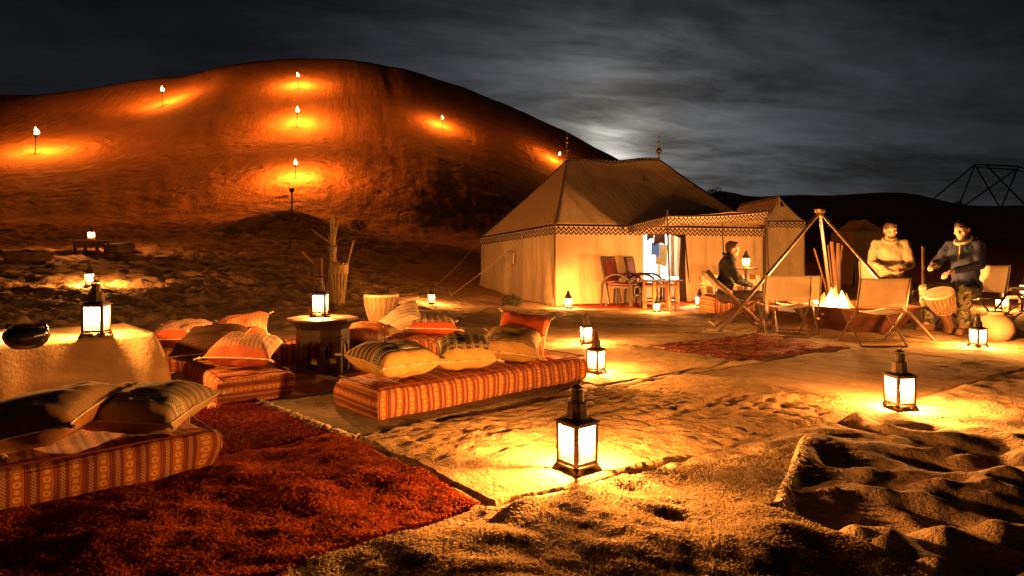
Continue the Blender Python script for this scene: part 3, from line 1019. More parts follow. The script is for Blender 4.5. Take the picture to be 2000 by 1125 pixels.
# ------------------------------------------------------------------ torches on the dune
def make_torch():
    root = thing('torch', 'torch', 'torch')
    mb = MB(); mb.tube([(0, 0, -.5), (.01, 0, .6), (0, 0, 1.25)], [.035, .03, .03], 8); mb.obj('pole', 'darkwood', root)
    mb = MB(); mb.lathe([(.05, 1.2), (.09, 1.26), (.10, 1.38), (.085, 1.385), (.075, 1.30)], 12); mb.obj('cup', 'iron', root)
    mb = MB(); mb.lathe([(.02, 1.36), (.10, 1.42), (.15, 1.52), (.12, 1.64), (.06, 1.78), (.01, 1.92)], 14, cap=False)
    mb.v = [(x + .07 * math.sin(z * 9), y + .03 * math.cos(z * 13), z) for x, y, z in mb.v]
    for k in range(5):
        a = k * 1.26; h = .22 + .13 * ((k * 7) % 5) / 5; q = MB()
        q.lathe([(.02, 0), (.075, h * .25), (.06, h * .55), (.02, h * .9), (.003, h * 1.1)], 9, (.09 * math.cos(a), .09 * math.sin(a), 1.40), cap=False)
        mb.add([(x + .05 * math.sin(z * 12 + k), y, z) for x, y, z in q.v], q.f)
    mb.obj('flame', 'torchflame', root)
    light('torch_light', (0, 0, 1.84), TORCH_RGB, 600, .16, root)
    return root


TOR = [(68, 302, 40, 2065, 'lit torch at the far left of the dune'),
       (317, 207, 30, 1622, 'lit torch high on the left shoulder of the dune'),
       (583, 173, 24, 1770, 'topmost lit torch in the row of three up the dune'),
       (580, 249, 31, 2213, 'middle lit torch of the row of three up the dune'),
       (577, 351, 30, 1917, 'lowest lit torch of the row of three up the dune'),
       (864, 251, 20, 780, 'small lit torch on the right slope of the dune'),
       (1093, 322, 20, 780, 'lit torch seen just beside the tent peak')]
torch0 = make_torch()
for i, (px, py, hp, w, lab) in enumerate(TOR):
    o = torch0 if i == 0 else copy_tree(torch0)
    x, y, z = T(px, py, 30)
    s = hp / FPX * y / 1.42
    z = float(ground_z(np.array([x]), np.array([y]))[0])
    o.location = (x, y, z); o.scale = (s, s, s); o.rotation_euler = (R(random.uniform(-3, 3)), R(random.uniform(-3, 3)), random.random() * 6)
    tag(o, lab, 'torch', 'torches on the dune')
    for c in o.children:
        if c.type == 'LIGHT': c.data = c.data.copy(); c.data.energy = w
# the unlit one on the dark hump
x, y, z = T(570, 424, 20)
o = thing('torch', 'unlit dark torch standing on the hump below the dune', 'torch', (x, y, z))
mb = MB(); mb.tube([(0, 0, -.3), (0, 0, 1.05)], .035, 8); mb.obj('pole', 'darkwood', o)
mb = MB(); mb.lathe([(.05, 1.02), (.10, 1.08), (.11, 1.2), (.09, 1.2), (.08, 1.1)], 12); mb.tube([(-.09, 0, 1.2), (-.09, 0, 1.3), (.09, 0, 1.3), (.09, 0, 1.2)], .012, 6); mb.obj('cup', 'iron', o)

# ------------------------------------------------------------------ the big tent
FL = Vector((.98, 13.9, 0)); FR = Vector((6.33, 15.5, 0)); BL = Vector((-.88, 17.5, -.06)); BR = Vector((4.47, 19.1, 0))
EAVE = 1.84
PL = Vector((1.44, 16.1, 3.64)); PR = Vector((4.04, 16.9, 3.78))


def cloth_wall(a, b, h0, h1, uvo=0, pleat=.02, seed=0, nu=40, nv=14, zb=0.0):
    """wall of canvas from a to b; returns MB"""
    a = Vector(a); b = Vector(b); d = (b - a); L = d.length; n = Vector((d.y, -d.x, 0)).normalized()
    mb = MB()
    def fn(u, v):
        p = a + d * u; z0 = hz(p.x, p.y) - .03 + zb
        top = h0 + (h1 - h0) * u
        w = pleat * (math.sin(u * L * 5.3 + seed) * .5 + math.sin(u * L * 11.7 + seed * 2.1 + v * 2) * .3) * (1 - .6 * v) + .05 * math.sin(v * math.pi) * -.6 + .06 * (1 - v) ** 3
        return p + n * w + Vector((0, 0, z0 + (top - z0) * v))
    mb.grid(fn, nu, nv, uvfn=lambda u, v: (u * L + uvo, v * 1.8))
    return mb


def roof_face(p00, p10, p11, p01, sag, nu=24, nv=24, rs=1.0):
    p00, p10, p11, p01 = map(Vector, (p00, p10, p11, p01)); mb = MB(); L = (p10 - p00).length
    def fn(u, v):
        p = (p00 * (1 - u) + p10 * u) * (1 - v) + (p01 * (1 - u) + p11 * u) * v
        z = -sag * 4 * v * (1 - v) * .8 - sag * .5 * math.sin(math.pi * u) * (1 - v) * .35
        z += .012 * math.sin(u * L * 6 + v * 4) * math.sin(math.pi * v)
        if p01 != p11: z -= rs * (.035 * math.sin(math.pi * u) - .022 * math.sin(3 * math.pi * u)) * v ** 6
        return p + Vector((0, 0, z))
    mb.grid(fn, nu, nv, uvfn=lambda u, v: (u * L, v * 3))
    return mb


def valance(a, b, depth, out=.03, nz=.125, sagz=0, slant=0):
    """hanging border with a saw-tooth hem between two eave points"""
    a = Vector(a); b = Vector(b); d = b - a; L = d.length; n = Vector((d.y, -d.x, 0)).normalized(); k = max(2, round(L / nz)) * 2
    mb = MB(); vs, uvs = [], []
    for i in range(k + 1):
        u = i / k; tz = 1.0 if i % 2 == 0 else 0.80
        w = .02 * math.sin(u * L * 7) + .012 * math.sin(u * L * 17)
        top = a + d * u + Vector((0, 0, -sagz * 4 * u * (1 - u)))
        for v in (1, .5, 0):
            vs.append(top + n * (out + w * (1 - v)) - Vector((0, 0, depth * tz * (1 - v)))); uvs.append((i * nz / 2, 1 - (1 - v) * tz))
    fs = [(i * 3 + j, i * 3 + j + 1, i * 3 + j + 4, i * 3 + j + 3) for i in range(k) for j in range(2)]
    return mb.add(vs, fs, uvs)


def finial(parent, p, s=1.0):
    mb = MB()
    prof = [(.03, -.05), (.03, .05), (.02, .06), (.018, .14), (.05, .17), (.085, .23), (.05, .29), (.018, .32), (.016, .40), (.045, .435), (.045, .455), (.014, .49), (.010, .56), (.022, .585), (.008, .61), (.004, .72)]
    mb.lathe([(r * s, z * s) for r, z in prof], 14, p)
    return mb.obj('finial', 'brass', parent)


def big_tent():
    t = thing('big_tent', 'large cream canvas tent with peaked roof and a lit doorway', 'tent', (0, 0, 0))
    E = lambda p: Vector((p.x, p.y, EAVE))
    eBL = Vector((BL.x, BL.y, 1.66))
    d = FR - FL
    door0, door1 = FL + d * .40, FL + d * .604
    w = cloth_wall(FL, door0, EAVE, EAVE, 0, .025, 1, 60).obj('wall', 'cream', t, 60, .006)
    cloth_wall(door1, FR, EAVE, EAVE, 3, .025, 4, 50).obj('wall', 'cream', t, 60, .006)
    wl = cloth_wall(BL, FL, 1.66, EAVE, 0, .03, 7, 60).obj('wall', 'cream', t, 60, .006)
    cloth_wall(FR, BR, EAVE, EAVE, 0, .03, 9, 40).obj('wall', 'cream', t, 60, .006)
    cloth_wall(BR, BL, EAVE, 1.66, 0, .03, 2, 40).obj('wall', 'cream', t, 60, .006)
    # patched window flap in the left wall
    q = FL + (BL - FL) * .60; dd = (FL - BL).normalized(); nn = Vector((dd.y, -dd.x, 0))
    mb = MB(); mb.grid(lambda u, v: q + dd * (u * .55) + nn * (.07 + .02 * math.sin(u * 9) * (1 - v)) + Vector((0, 0, .90 + v * .36 - .05 * math.sin(u * 5) * (1 - v))), 12, 8)
    mb.obj('window_flap', 'directors', wl, 60, .004)
    roof_face(E(FL), E(FR), PR, PL, .07, 48, 28).obj('roof', 'roofcanvas', t, 60, .006)
    roof_face(eBL, E(FL), PL, PL, .07, 24, 24).obj('roof', 'roofcanvas', t, 60, .006)
    roof_face(E(FR), E(BR), PR, PR, .07, 24, 24).obj('roof', 'roofcanvas', t, 60, .006)
    roof_face(E(BR), eBL, PL, PR, .07, 24, 24).obj('roof', 'roofcanvas', t, 60, .006)
    for a, b in ((eBL, E(FL)), (E(FL), E(FR)), (E(FR), E(BR)), (E(BR), eBL)):
        valance(a, b, .24).obj('valance', 'valance', t, None, .004)
    # ridge trim, seam tape along the hips
    mb = MB(); d2 = PR - PL; n = Vector((d2.y, -d2.x, 0)).normalized(); k = 44; vs, uvs = [], []
    for i in range(k + 1):
        u = i / k; z = -.035 * math.sin(math.pi * u) + .022 * math.sin(3 * math.pi * u)
        p = PL + d2 * u + Vector((0, 0, z + .04)) + n * .01; lo = .10 if i % 2 == 0 else .05
        vs += [p, p + n * .09 - Vector((0, 0, lo))]; uvs += [(u * 3, 1), (u * 3, .4)]
    mb.add(vs, [(i * 2, i * 2 + 1, i * 2 + 3, i * 2 + 2) for i in range(k)], uvs); mb.obj('ridge_trim', 'valance', t, None, .006)
    for a, b in ((E(FL), PL), (E(FR), PR), (eBL, PL)):
        pts = []
        for i in range(13):
            v = i / 12; p = a.lerp(b, v); pts.append(p + Vector((0, 0, -.8 * 4 * v * (1 - v) * (.07) + .008)))
        mb = MB(); mb.tube(pts, .018, 6); mb.obj('seam_tape', 'darkwood', t)
    mb = MB(); mb.tube([FL + Vector((-.012, -.02, -.05)), FL + Vector((-.012, -.02, EAVE + .02))], .02, 8); mb.obj('corner_pole', 'wood', t)
    finial(t, PL); finial(t, PR)
    for p in (PL, PR):
        mb = MB(); mb.tube([(p.x, p.y, 0), (p.x, p.y, p.z - .03)], .045, 10); mb.obj('centre_pole', 'wood', t)
    # dark door curtains
    n = Vector((d.y, -d.x, 0)).normalized(); du = d.normalized()
    mb = MB(); mb.grid(lambda u, v: door1 + du * (-.10 + (u - .3) * (.10 + .26 * (1 - v))) + n * (-.03 + .025 * math.sin(u * 14)) + Vector((0, 0, .02 + v * 1.74)), 16, 12)
    mb.obj('door_curtain', MAT['curtain'], t, 60, .006)
    mb = MB(); mb.grid(lambda u, v: door0.lerp(door1, .42 + .58 * u) + n * (-.04 + .02 * math.sin(u * 8)) + Vector((0, 0, 1.78 - v * (.10 + .20 * u ** 2))), 14, 6)
    mb.obj('door_curtain', MAT['curtain'], t, 60, .006)
    # lining seen through the doorway
    lin = MB(); a = BL.lerp(FL, .25) + du * .25; b = BR.lerp(FR, .25) - du * .25
    lin = cloth_wall(b, a, 1.8, 1.8, 0, .03, 3, 40); lin.obj('lining', 'inner', t, 60, .006)
    return t


MAT['curtain'] = pmat('dark brown curtain', (.03, .016, .010), .9, 0, .3, 6, .4, 60)
BIG = big_tent()


def guy_rope(a, b, label, peg=True):
    o = thing('guy_rope', label, 'rope', b, 0, 'tent guy ropes'); b = Vector(b)
    a = Vector(a) - b
    mb = MB(); mb.tube([a, a * .5 - Vector((0, 0, .05)), (0, 0, .04)], .0045, 6); mb.obj('rope', 'rope', o)
    if peg:
        dr = Vector((a.x, a.y, 0)).normalized(); mb = MB(); mb.tube([dr * .05 + Vector((0, 0, -.12)), -dr * .05 + Vector((0, 0, .16))], .014, 7); mb.obj('peg', 'wood', o)
    return o


# ------------------------------------------------------------------ awning in front of the door
def awning():
    d = FR - FL; n = Vector((d.y, -d.x, 0)).normalized()
    A = FL + d * .315 + Vector((0, 0, EAVE + .0)) + n * .06; B = FR + Vector((0, 0, EAVE + .06)) + n * .06
    zc = CAM_H + (HOR - 420) / FPX * 12.3; C = Vector(((1303 - 1000) / FPX * 12.3, 12.3, zc))
    D = Vector(((1497 - 1000) / FPX * 13.9, 13.9, CAM_H + (HOR - 411) / FPX * 13.9))
    t = thing('awning', 'cream awning with zigzag border on poles before the tent door', 'awning')
    mb = MB()
    def fn(u, v):
        front = A + n * .12 if u <= 0 else None
        f = (A + n * .10).lerp(C, u / .38) if u < .38 else C.lerp(D, (u - .38) / .62)
        p = A.lerp(B, u).lerp(f, v)
        return p + Vector((0, 0, -.12 * 4 * v * (1 - v) * .6 - .06 * abs(math.sin(math.pi * u * 2.6)) * v * .4))
    mb.grid(fn, 40, 14, uvfn=lambda u, v: (u * 4.2, v)); mb.obj('canopy', 'cream', t, 60, .006)
    A2 = A + n * .10
    valance(A2, C, .20, .02).obj('valance', 'valance', t, None, .004)
    valance(C, D, .20, .02, sagz=.04).obj('valance', 'valance', t, None, .004)
    valance(D, B, .20, .02).obj('valance', 'valance', t, None, .004)
    for p, tilt in ((C, 0), (D, .0)):
        mb = MB(); mb.tube([(p.x + .06, p.y - .02, hz(p.x, p.y) - .1), (p.x, p.y, p.z + .10)], .018, 8); mb.obj('pole', 'darkwood', t)
    p = C.lerp(D, .62) + Vector((0, .6, 0))
    mb = MB(); mb.tube([(p.x + .08, p.y, -.1), (p.x, p.y, p.z - .1)], .016, 8); mb.obj('pole', 'darkwood', t)
    guy_rope(D, (D.x + .75, D.y - .9, 0), 'rope from the awning corner pole to the ground beside the fire')
    guy_rope(D, (D.x + 1.35, D.y + .4, 0), 'rope from the awning corner slanting in front of the small tent')
    return t


awning()
guy_rope((BL.x, BL.y, 1.6), (-2.0, 16.2, hz(-2, 16.2)), 'rope from the left eave of the big tent to a peg')
guy_rope((FL.x - .6, FL.y + 1.2, 1.7), (-1.45, 14.6, hz(-1.45, 14.6)), 'lower rope with a pale peg beside the left tent wall')

# ------------------------------------------------------------------ small tents behind
def small_tent(name, label, x0, x1, yf, depth, zE, zP, wallm, roofm, dark=False, fin=False):
    t = thing(name, label, 'tent')
    a = Vector((x0, yf, 0)); b = Vector((x1, yf, 0)); c = Vector((x1, yf + depth, 0)); e = Vector((x0, yf + depth, 0)); xm = (x0 + x1) / 2
    cloth_wall(a, b, zE, zE, 0, .03, 2, 24).obj('wall', wallm, t, 60, .006)
    cloth_wall(b, c, zE, zE, 0, .03, 5, 24).obj('wall', wallm, t, 60, .006)
    cloth_wall(e, a, zE, zE, 0, .03, 6, 24).obj('wall', wallm, t, 60, .006)
    cloth_wall(c, e, zE, zE, 0, .03, 6, 24).obj('wall', wallm, t, 60, .006)
    Pf = Vector((xm - .02, yf + .35, zP)); Pb = Vector((xm - .1, yf + depth - .3, zP))
    E = lambda p: Vector((p.x, p.y, zE))
    roof_face(E(a), E(b), Pf, Pf, .08, 16, 14).obj('roof', roofm, t, 60, .006)
    roof_face(E(b), E(c), Pb, Pf, .08, 16, 14, 0).obj('roof', roofm, t, 60, .006)
    roof_face(E(e), E(a), Pf, Pb, .08, 16, 14, 0).obj('roof', roofm, t, 60, .006)
    roof_face(E(c), E(e), Pb, Pb, .08, 16, 14).obj('roof', roofm, t, 60, .006)
    if not dark:
        for p, q in ((a, b), (b, c), (e, a)): valance(E(p), E(q), .20).obj('valance', 'valance', t, None, .004)
        mb = MB(); k = 30; vs, uvs = [], []
        for i in range(k + 1):
            u = i / k; p = Pf.lerp(Pb, u) + Vector((0, 0, .03)); lo = .10 if i % 2 == 0 else .05; vs += [p, p + Vector((-.05, -.02, -lo))]; uvs += [(u * 3, 1), (u * 3, .4)]
        mb.add(vs, [(i * 2, i * 2 + 1, i * 2 + 3, i * 2 + 2) for i in range(k)], uvs); mb.obj('ridge_trim', 'valance', t, None, .006)
        mb = MB(); mb.add([Pf + Vector((-.05, -.22, -.30)), Pf + Vector((.05, -.22, -.30)), Pf + Vector((0, -.12, -.10))], [(0, 1, 2)]); mb.obj('vent', 'black', t, None, .01)
    return t


small_tent('small_tent', 'narrow cream tent with zigzag border behind the fire tripod', 7.02, 8.10, 17.0, 3.4, 2.09, 2.80, 'cream', 'cream')
MAT['drab'] = canvas_mat('drab canvas', (.26, .16, .09), 1.0, .4)
small_tent('small_tent', 'small dark brown cabin tent behind the seated men', 12.25, 13.55, 22.0, 1.6, 2.02, 2.46, 'drab', 'drab', True)

# ------------------------------------------------------------------ floor benches and cushions
DIR = Vector((.744, .667, 0)).normalized(); NRM = Vector((-.667, .744, 0)).normalized()


def soft_box(L, W, H, r=.030, seg=.035, sag=.026, seed=0):
    """upholstered block, base at z = 0, centred in x and y; uv in metres so stripes run over the front and the top"""
    mb = MB()
    def rnd(p):
        q = Vector((max(-L / 2 + r, min(L / 2 - r, p[0])), max(-W / 2 + r, min(W / 2 - r, p[1])), max(r, min(H - r, p[2]))))
        d = Vector(p) - q
        p2 = q + d.normalized() * r if d.length > 1e-6 else Vector(p)
        k = p2.z / H
        n = float(vnoise(p2.x * 3 + seed * 7, p2.y * 3 + p2.z * 5, seed)) * sag * 1.6 + float(vnoise(p2.x * 9 + seed, p2.y * 9 - p2.z * 9, seed + 5)) * sag * .5
        bul = .018 * math.sin(math.pi * k)
        ny = p2.y / (W / 2); nx = p2.x / (L / 2)
        return Vector((p2.x + (bul + n) * (abs(nx) > .93) * (1 if nx > 0 else -1), p2.y + (bul + n) * (abs(ny) > .85) * (1 if ny > 0 else -1), p2.z + (n - sag * 1.2) * (k > .8)))
    nl = int(L / seg); nw = max(8, int(W / seg)); nh = 8
    for sy in (-1, 1):
        mb.grid(lambda u, v: rnd(((u - .5) * L * (-sy), sy * W / 2, v * H)), nl, nh, uvfn=lambda u, v: ((u - .5) * L * (-sy) + 20, v * H))
    for sx in (-1, 1):
        mb.grid(lambda u, v: rnd((sx * L / 2, (u - .5) * W * sx, v * H)), nw, nh, uvfn=lambda u, v: (v * H + 20.02, (u - .5) * W * sx + 20))
    mb.grid(lambda u, v: rnd(((u - .5) * L, (v - .5) * W, H)), nl, nw, uvfn=lambda u, v: ((u - .5) * L + 20, (v - .5) * W + 20))
    mb.grid(lambda u, v: rnd(((u - .5) * L, (.5 - v) * W, 0)), 4, 4, uvfn=lambda u, v: (u * L, v * W))
    return mb


def bench(corner, ang, L, W, H, label, seed):
    """corner = front right or left ground corner given by the caller as centre; ang = heading of its length"""
    x, y = corner
    zs = max(surf(x + a * math.cos(ang) * L * .4, y + a * math.sin(ang) * L * .4) for a in (-1, 0, 1))
    t = thing('floor_bench', label, 'bench', (x, y, zs - .012), ang, 'patterned floor benches')
    soft_box(L, W, H, seed=seed).obj('mattress', 'bench', t, 50)
    mb = MB()
    pts = [(a * (L / 2 - .012), b * (W / 2 - .012), H - .016) for a, b in ((-1, -1), (1, -1), (1, 1), (-1, 1))]
    full = []
    for i in range(4):
        p, q = Vector(pts[i]), Vector(pts[(i + 1) % 4])
        for k in range(14): full.append(p.lerp(q, k / 14) + Vector((0, 0, .003 * math.sin(k * 1.7 + i))))
    mb.tube(full, .006, 6, closed=True); mb.obj('piping', MAT['piping'], t)
    return t


MAT['piping'] = pmat('dark red piping', (.16, .03, .015), .9)
AD = math.atan2(DIR.y, DIR.x)
B4c = Vector((-.896, 4.135, 0)); B1c = Vector((-1.54, 3.19, 0)); B2c = Vector((-2.183, 4.556, 0)); B3c = Vector((-3.35, 5.82, 0)); B5c = Vector((-1.20, 6.42, 0))
def at4(s, t): return B4c + DIR * s + NRM * t
def at1(s, t): return B1c + DIR * s + NRM * t
B2d = Vector((-.60, .80, 0)); B2e = Vector((.80, .60, 0))
def at2(a, b): return B2c + B2e * a + B2d * b
B3d = Vector((.93, .37, 0)).normalized(); B3n = Vector((-.37, .93, 0)).normalized()
def at3(s, t): return B3c + B3d * s + B3n * t
def at5(s, t): return B5c + DIR * s + NRM * t
BH = .235
b4 = bench(at4(1.045, .31).xy, AD, 2.09, .62, BH, 'long patterned floor bench with three yellow and one orange cushion', 1)
b1 = bench(at1(-1.05, .32).xy, AD, 2.1, .64, .215, 'patterned floor bench at the left edge before the cloth covered table', 2)
b2 = bench(at2(.27, .68).xy, math.atan2(B2d.y, B2d.x), 1.36, .54, BH, 'patterned floor bench beside the right end of the cloth covered table', 3)
b3 = bench(at3(.82, .30).xy, math.atan2(B3d.y, B3d.x), 1.64, .60, BH, 'patterned floor bench behind the carved table with a red cushion', 4)
b5 = bench(at5(.43, .31).xy, AD, .86, .62, BH, 'short patterned floor bench under the cream knitted cushion', 5)


def pillow(label, mat, loc, w, h, th, rot, seed=0, edge='tassel', cat='cushion'):
    t = thing('cushion', label, cat, loc, 0, 'cushions on the floor benches')
    t.rotation_euler = rot
    g = random.Random(seed); n = 26; k1 = .06 + g.random() * .04
    def shape(x, y, side):
        px = x * (1 - k1 * (1 - y * y)); py = y * (1 - k1 * (1 - x * x))
        f = max(0, (1 - x ** 4)) ** .55 * max(0, (1 - y ** 4)) ** .55
        wr = .010 * math.sin(9 * x + 4 * y + seed) * (1 - f) + float(vnoise(x * 2.3 + seed * 3, y * 2.3, 5 + seed)) * .03 * f
        crease = .005 * math.cos(math.atan2(y, x) * 14 + seed) * min(1, (x * x + y * y)) * f
        return Vector((px * w / 2, py * h / 2, side * (th / 2 * f + wr + crease) + wr * .5 * 0))
    mb = MB()
    mb.grid(lambda x, y: shape(x, y, 1), n, n, -1, 1, -1, 1)
    mb.grid(lambda x, y: shape(-x, y, -1), n, n, -1, 1, -1, 1, uvfn=lambda u, v: (u, -1.0))
    mb.obj('cover', mat, t, 70)
    ring = []
    for a, b in ((-1, -1), (1, -1), (1, 1), (-1, 1)):
        pass
    N = 18
    for i in range(N): ring.append(shape(-1 + 2 * i / N, -1, 0))
    for i in range(N): ring.append(shape(1, -1 + 2 * i / N, 0))
    for i in range(N): ring.append(shape(1 - 2 * i / N, 1, 0))
    for i in range(N): ring.append(shape(-1, 1 - 2 * i / N, 0))
    mb = MB(); mb.tube(ring, .0055, 6, closed=True); mb.obj('piping', 'tassel', t)
    if edge == 'tassel':
        for a, b in ((-1, -1), (1, -1), (1, 1), (-1, 1)):
            c = shape(a, b, 0) * 1.02; d = Vector((a, b, 0)).normalized(); m = MB()
            m.ell(c + d * .012, (.013, .013, .012), nu=8, nv=6)
            for q in range(7):
                an = q / 7 * 6.283; o = Vector((math.cos(an), math.sin(an), 0)) * .010
                m.tube([c + d * .015, c + d * .03 + o * .6, c + d * (.045 + g.random() * .01) + o + Vector((0, 0, g.uniform(-.012, .008)))], [.005, .0045, .002], 5)
            m.obj('tassel', 'tassel', t)
    return t


MAT['pl1'] = pillow_mat('yellow striped kilim', (.62, .36, .10), (.42, .26, .10), (.030, .026, .022), 'stripes')
MAT['pl2'] = pillow_mat('yellow block kilim', (.60, .35, .10), (.44, .27, .09), (.035, .032, .022), 'blocks')
MAT['pl3'] = pillow_mat('ochre lined kilim', (.46, .26, .08), (.34, .20, .08), (.10, .06, .03), 'bars')
MAT['pl4'] = pillow_mat('orange cushion', (.56, .095, .02), (.50, .09, .02), (.34, .065, .02), 'bars')
MAT['pl5'] = pillow_mat('cream knit', (.58, .40, .25), (.62, .46, .30), (.10, .03, .03), 'knit')
MAT['pl6'] = pillow_mat('red fringed kilim', (.42, .075, .03), (.40, .24, .14), (.09, .03, .025), 'blocks')
MAT['pl7'] = pillow_mat('dark rust cushion', (.38, .17, .06), (.42, .25, .115), (.34, .19, .085), 'bars')
MAT['pl8'] = pillow_mat('tan striped cushion', (.48, .30, .15), (.50, .34, .17), (.27, .19, .095), 'stripes')
MAT['pl10'] = pillow_mat('rose kilim', (.40, .10, .045), (.44, .22, .11), (.05, .03, .03), 'lines', (.46, .28, .16))
MAT['pl11'] = pillow_mat('dark brown cushion', (.075, .035, .018), (.09, .045, .02), (.03, .016, .01), 'bars')
MAT['pl12'] = pillow_mat('red and cream kilim', (.44, .10, .04), (.55, .32, .20), (.20, .04, .03), 'lines', (.46, .28, .16))
MAT['pl13'] = pillow_mat('scarlet cushion', (.50, .055, .018), (.52, .22, .10), (.28, .03, .02), 'lines', (.46, .28, .16))


def place(p, z, dz=0): return (p.x, p.y, z + dz)


ZT = .022 + BH   # bench tops
pillow('plump yellow cushion with black checked stripes on the near end of the long bench', 'pl1', place(at4(.30, .30), ZT, .105), .54, .52, .23, (R(4), R(2), AD + R(4)), 1)
pillow('yellow cushion with dark block pattern in the middle of the long bench', 'pl2', place(at4(.93, .26), ZT, .10), .46, .48, .22, (R(12), R(-3), AD - R(34)), 2)
pillow('dull ochre cushion propped against the orange one', 'pl3', place(at4(1.46, .28), ZT, .105), .48, .46, .22, (R(14), R(6), AD - R(46)), 3)
pillow('bright orange red cushion at the far end of the long bench', 'pl4', place(at4(1.72, .44), ZT, .155), .46, .46, .20, (R(40), R(8), AD - R(50)), 4)
pillow('cream knitted cushion with dark dots leaning on the short bench', 'pl5', place(at5(.30, .46), ZT, .155), .52, .46, .17, (R(30), R(-20), R(14)), 5)
pillow('flat red cushion with fringed cream stripes on the short bench', 'pl6', place(at5(.58, .20), ZT, .085), .56, .44, .18, (R(6), R(3), AD - R(30)), 6)
pillow('large rust cushion slumped on the left bench', 'pl7', place(at1(-.72, .30), ZT, .085), .58, .54, .22, (R(6), R(-12), AD - R(34)), 7)
pillow('tan cushion with dark stripes at the right end of the left bench', 'pl8', place(at1(-.25, .30), ZT, .070), .52, .50, .20, (R(5), R(2), AD - R(42)), 8)
pillow('tan cushion cut by the left picture edge on the left bench', 'pl8', place(at1(-1.10, .42), ZT, .10), .5, .5, .2, (R(12), R(14), AD), 9)
pillow('rose cushion with woven bands on the bench beside the table', 'pl10', place(at2(.28, .38), ZT, .10), .50, .46, .22, (R(10), R(3), R(8)), 10)
pillow('dark brown cushion behind the rose one', 'pl11', place(at2(.12, .86), ZT, .12), .54, .46, .22, (R(20), R(-4), R(4)), 11)
pillow('red and cream woven cushion farthest left behind the dark brown one', 'pl12', place(at3(.18, .30), ZT, .10), .52, .46, .20, (R(12), R(0), R(10)), 12)
pillow('scarlet cushion with a striped top on the bench behind the carved table', 'pl13', place(at3(.72, .30), ZT, .12), .50, .46, .21, (R(22), R(-8), R(16)), 13)

# ------------------------------------------------------------------ table with the long cloth
def cloth_table():
    H = .50; c = Vector((-2.71, 4.65, 0)); L, W = 1.9, .89
    d = Vector((-.71, -.70, 0)).normalized(); n = Vector((-.70, .71, 0)).normalized()
    t = thing('cloth_covered_table', 'low table under a long beige cloth at the left edge', 'table', (c.x, c.y, surf(c.x, c.y)))
    cx = (d * L / 2 + n * W / 2)
    mb = MB()
    def per(u):   # perimeter point, outward normal
        P = [Vector((0, 0, 0)), d * L, d * L + n * W, n * W]; seg = [L, W, L, W]; s = u * sum(seg); i = 0
        while s > seg[i] and i < 3: s -= seg[i]; i += 1
        p = P[i].lerp(P[(i + 1) % 4], s / seg[i]); o = [-n, d, n, -d][i]
        e = min(s, seg[i] - s)
        return p, o, e
    def fn(u, v):
        p, o, e = per(u % 1.0)
        corner = math.exp(-(e / .10) ** 2)
        cdir = (p - cx).normalized()
        s = u * 2 * (L + W)
        f = v ** .8 * (.030 + .022 * math.sin(s * 9) + .010 * math.sin(s * 21 + 1)) + corner * .16 * v * (1.25 - .75 * v)
        dirv = (o * (1 - corner) + cdir * corner).normalized()
        return p + dirv * f + Vector((0, 0, H - v * (H - .035) + .006 * math.sin(s * 13) * v))
    mb.grid(fn, 190, 14)
    mb.grid(lambda u, v: d * L * u + n * W * v + Vector((0, 0, H + .004 * math.sin(u * 11) * math.sin(v * 7))), 30, 16)
    cl = mb.obj('tablecloth', 'linen', t, 60, .003)
    m = MB(); m.box(cx + Vector((0, 0, H - .025)), (L - .04, W - .04, .03), Matrix.Rotation(math.atan2(d.y, d.x), 3, 'Z')); m.obj('tabletop', 'wood', t)
    for a in (.06, .94):
        for b in (.08, .92):
            p = d * L * a + n * W * b; m = MB(); m.box(p + Vector((0, 0, (H - .04) / 2)), (.06, .06, H - .04)); m.obj('leg', 'wood', t)
    return surf(c.x, c.y) + H


ZTAB = cloth_table() + .005
x, y = G(188, 657, ZTAB); lantern((x, y, ZTAB), .44, 12, 270, 'bright lantern standing on the cloth covered table')
MAT['glaze'] = pmat('black glazed clay', (.012, .014, .010), .12, 0, .3, 6, .05, 30, .001, spec=.6)


def bowl_pot(px, py):
    x, y = G(px, py, ZTAB); t = thing('lidded_pot', 'black glazed pot with small handles on the cloth covered table', 'pot', (x, y, ZTAB))
    m = MB(); m.lathe([(.06, .0), (.075, .004), (.105, .035), (.122, .075), (.115, .105), (.088, .125), (.078, .130), (.082, .140), (.076, .146), (.066, .14), (.060, .12)], 28); m.obj('body', 'glaze', t)
    for s in (-1, 1):
        m = MB(); m.tube([(s * .105, 0, .11), (s * .125, 0, .125), (s * .118, 0, .145), (s * .085, 0, .142)], .009, 7); m.obj('handle', 'glaze', t)
    m = MB(); m.lathe([(.005, .150), (.064, .138), (.066, .134), (.02, .134)], 20, cap=False); m.obj('lid', 'glaze', t)


bowl_pot(52, 680)
x, y = G(2, 672, ZTAB)
t = thing('candle_glass', 'small coloured candle glass beside the black pot', 'candle', (x, y, ZTAB))
MAT['amber'] = glow_mat('lit amber glass', (1.0, .55, .2), 2.2, .5)
m = MB(); m.lathe([(.032, 0), (.042, .03), (.045, .085), (.04, .086)], 16); m.obj('glass', 'amber', t)
m = MB(); m.lathe([(.047, .084), (.047, .090), (.040, .090)], 16); m.obj('rim', 'brass', t)

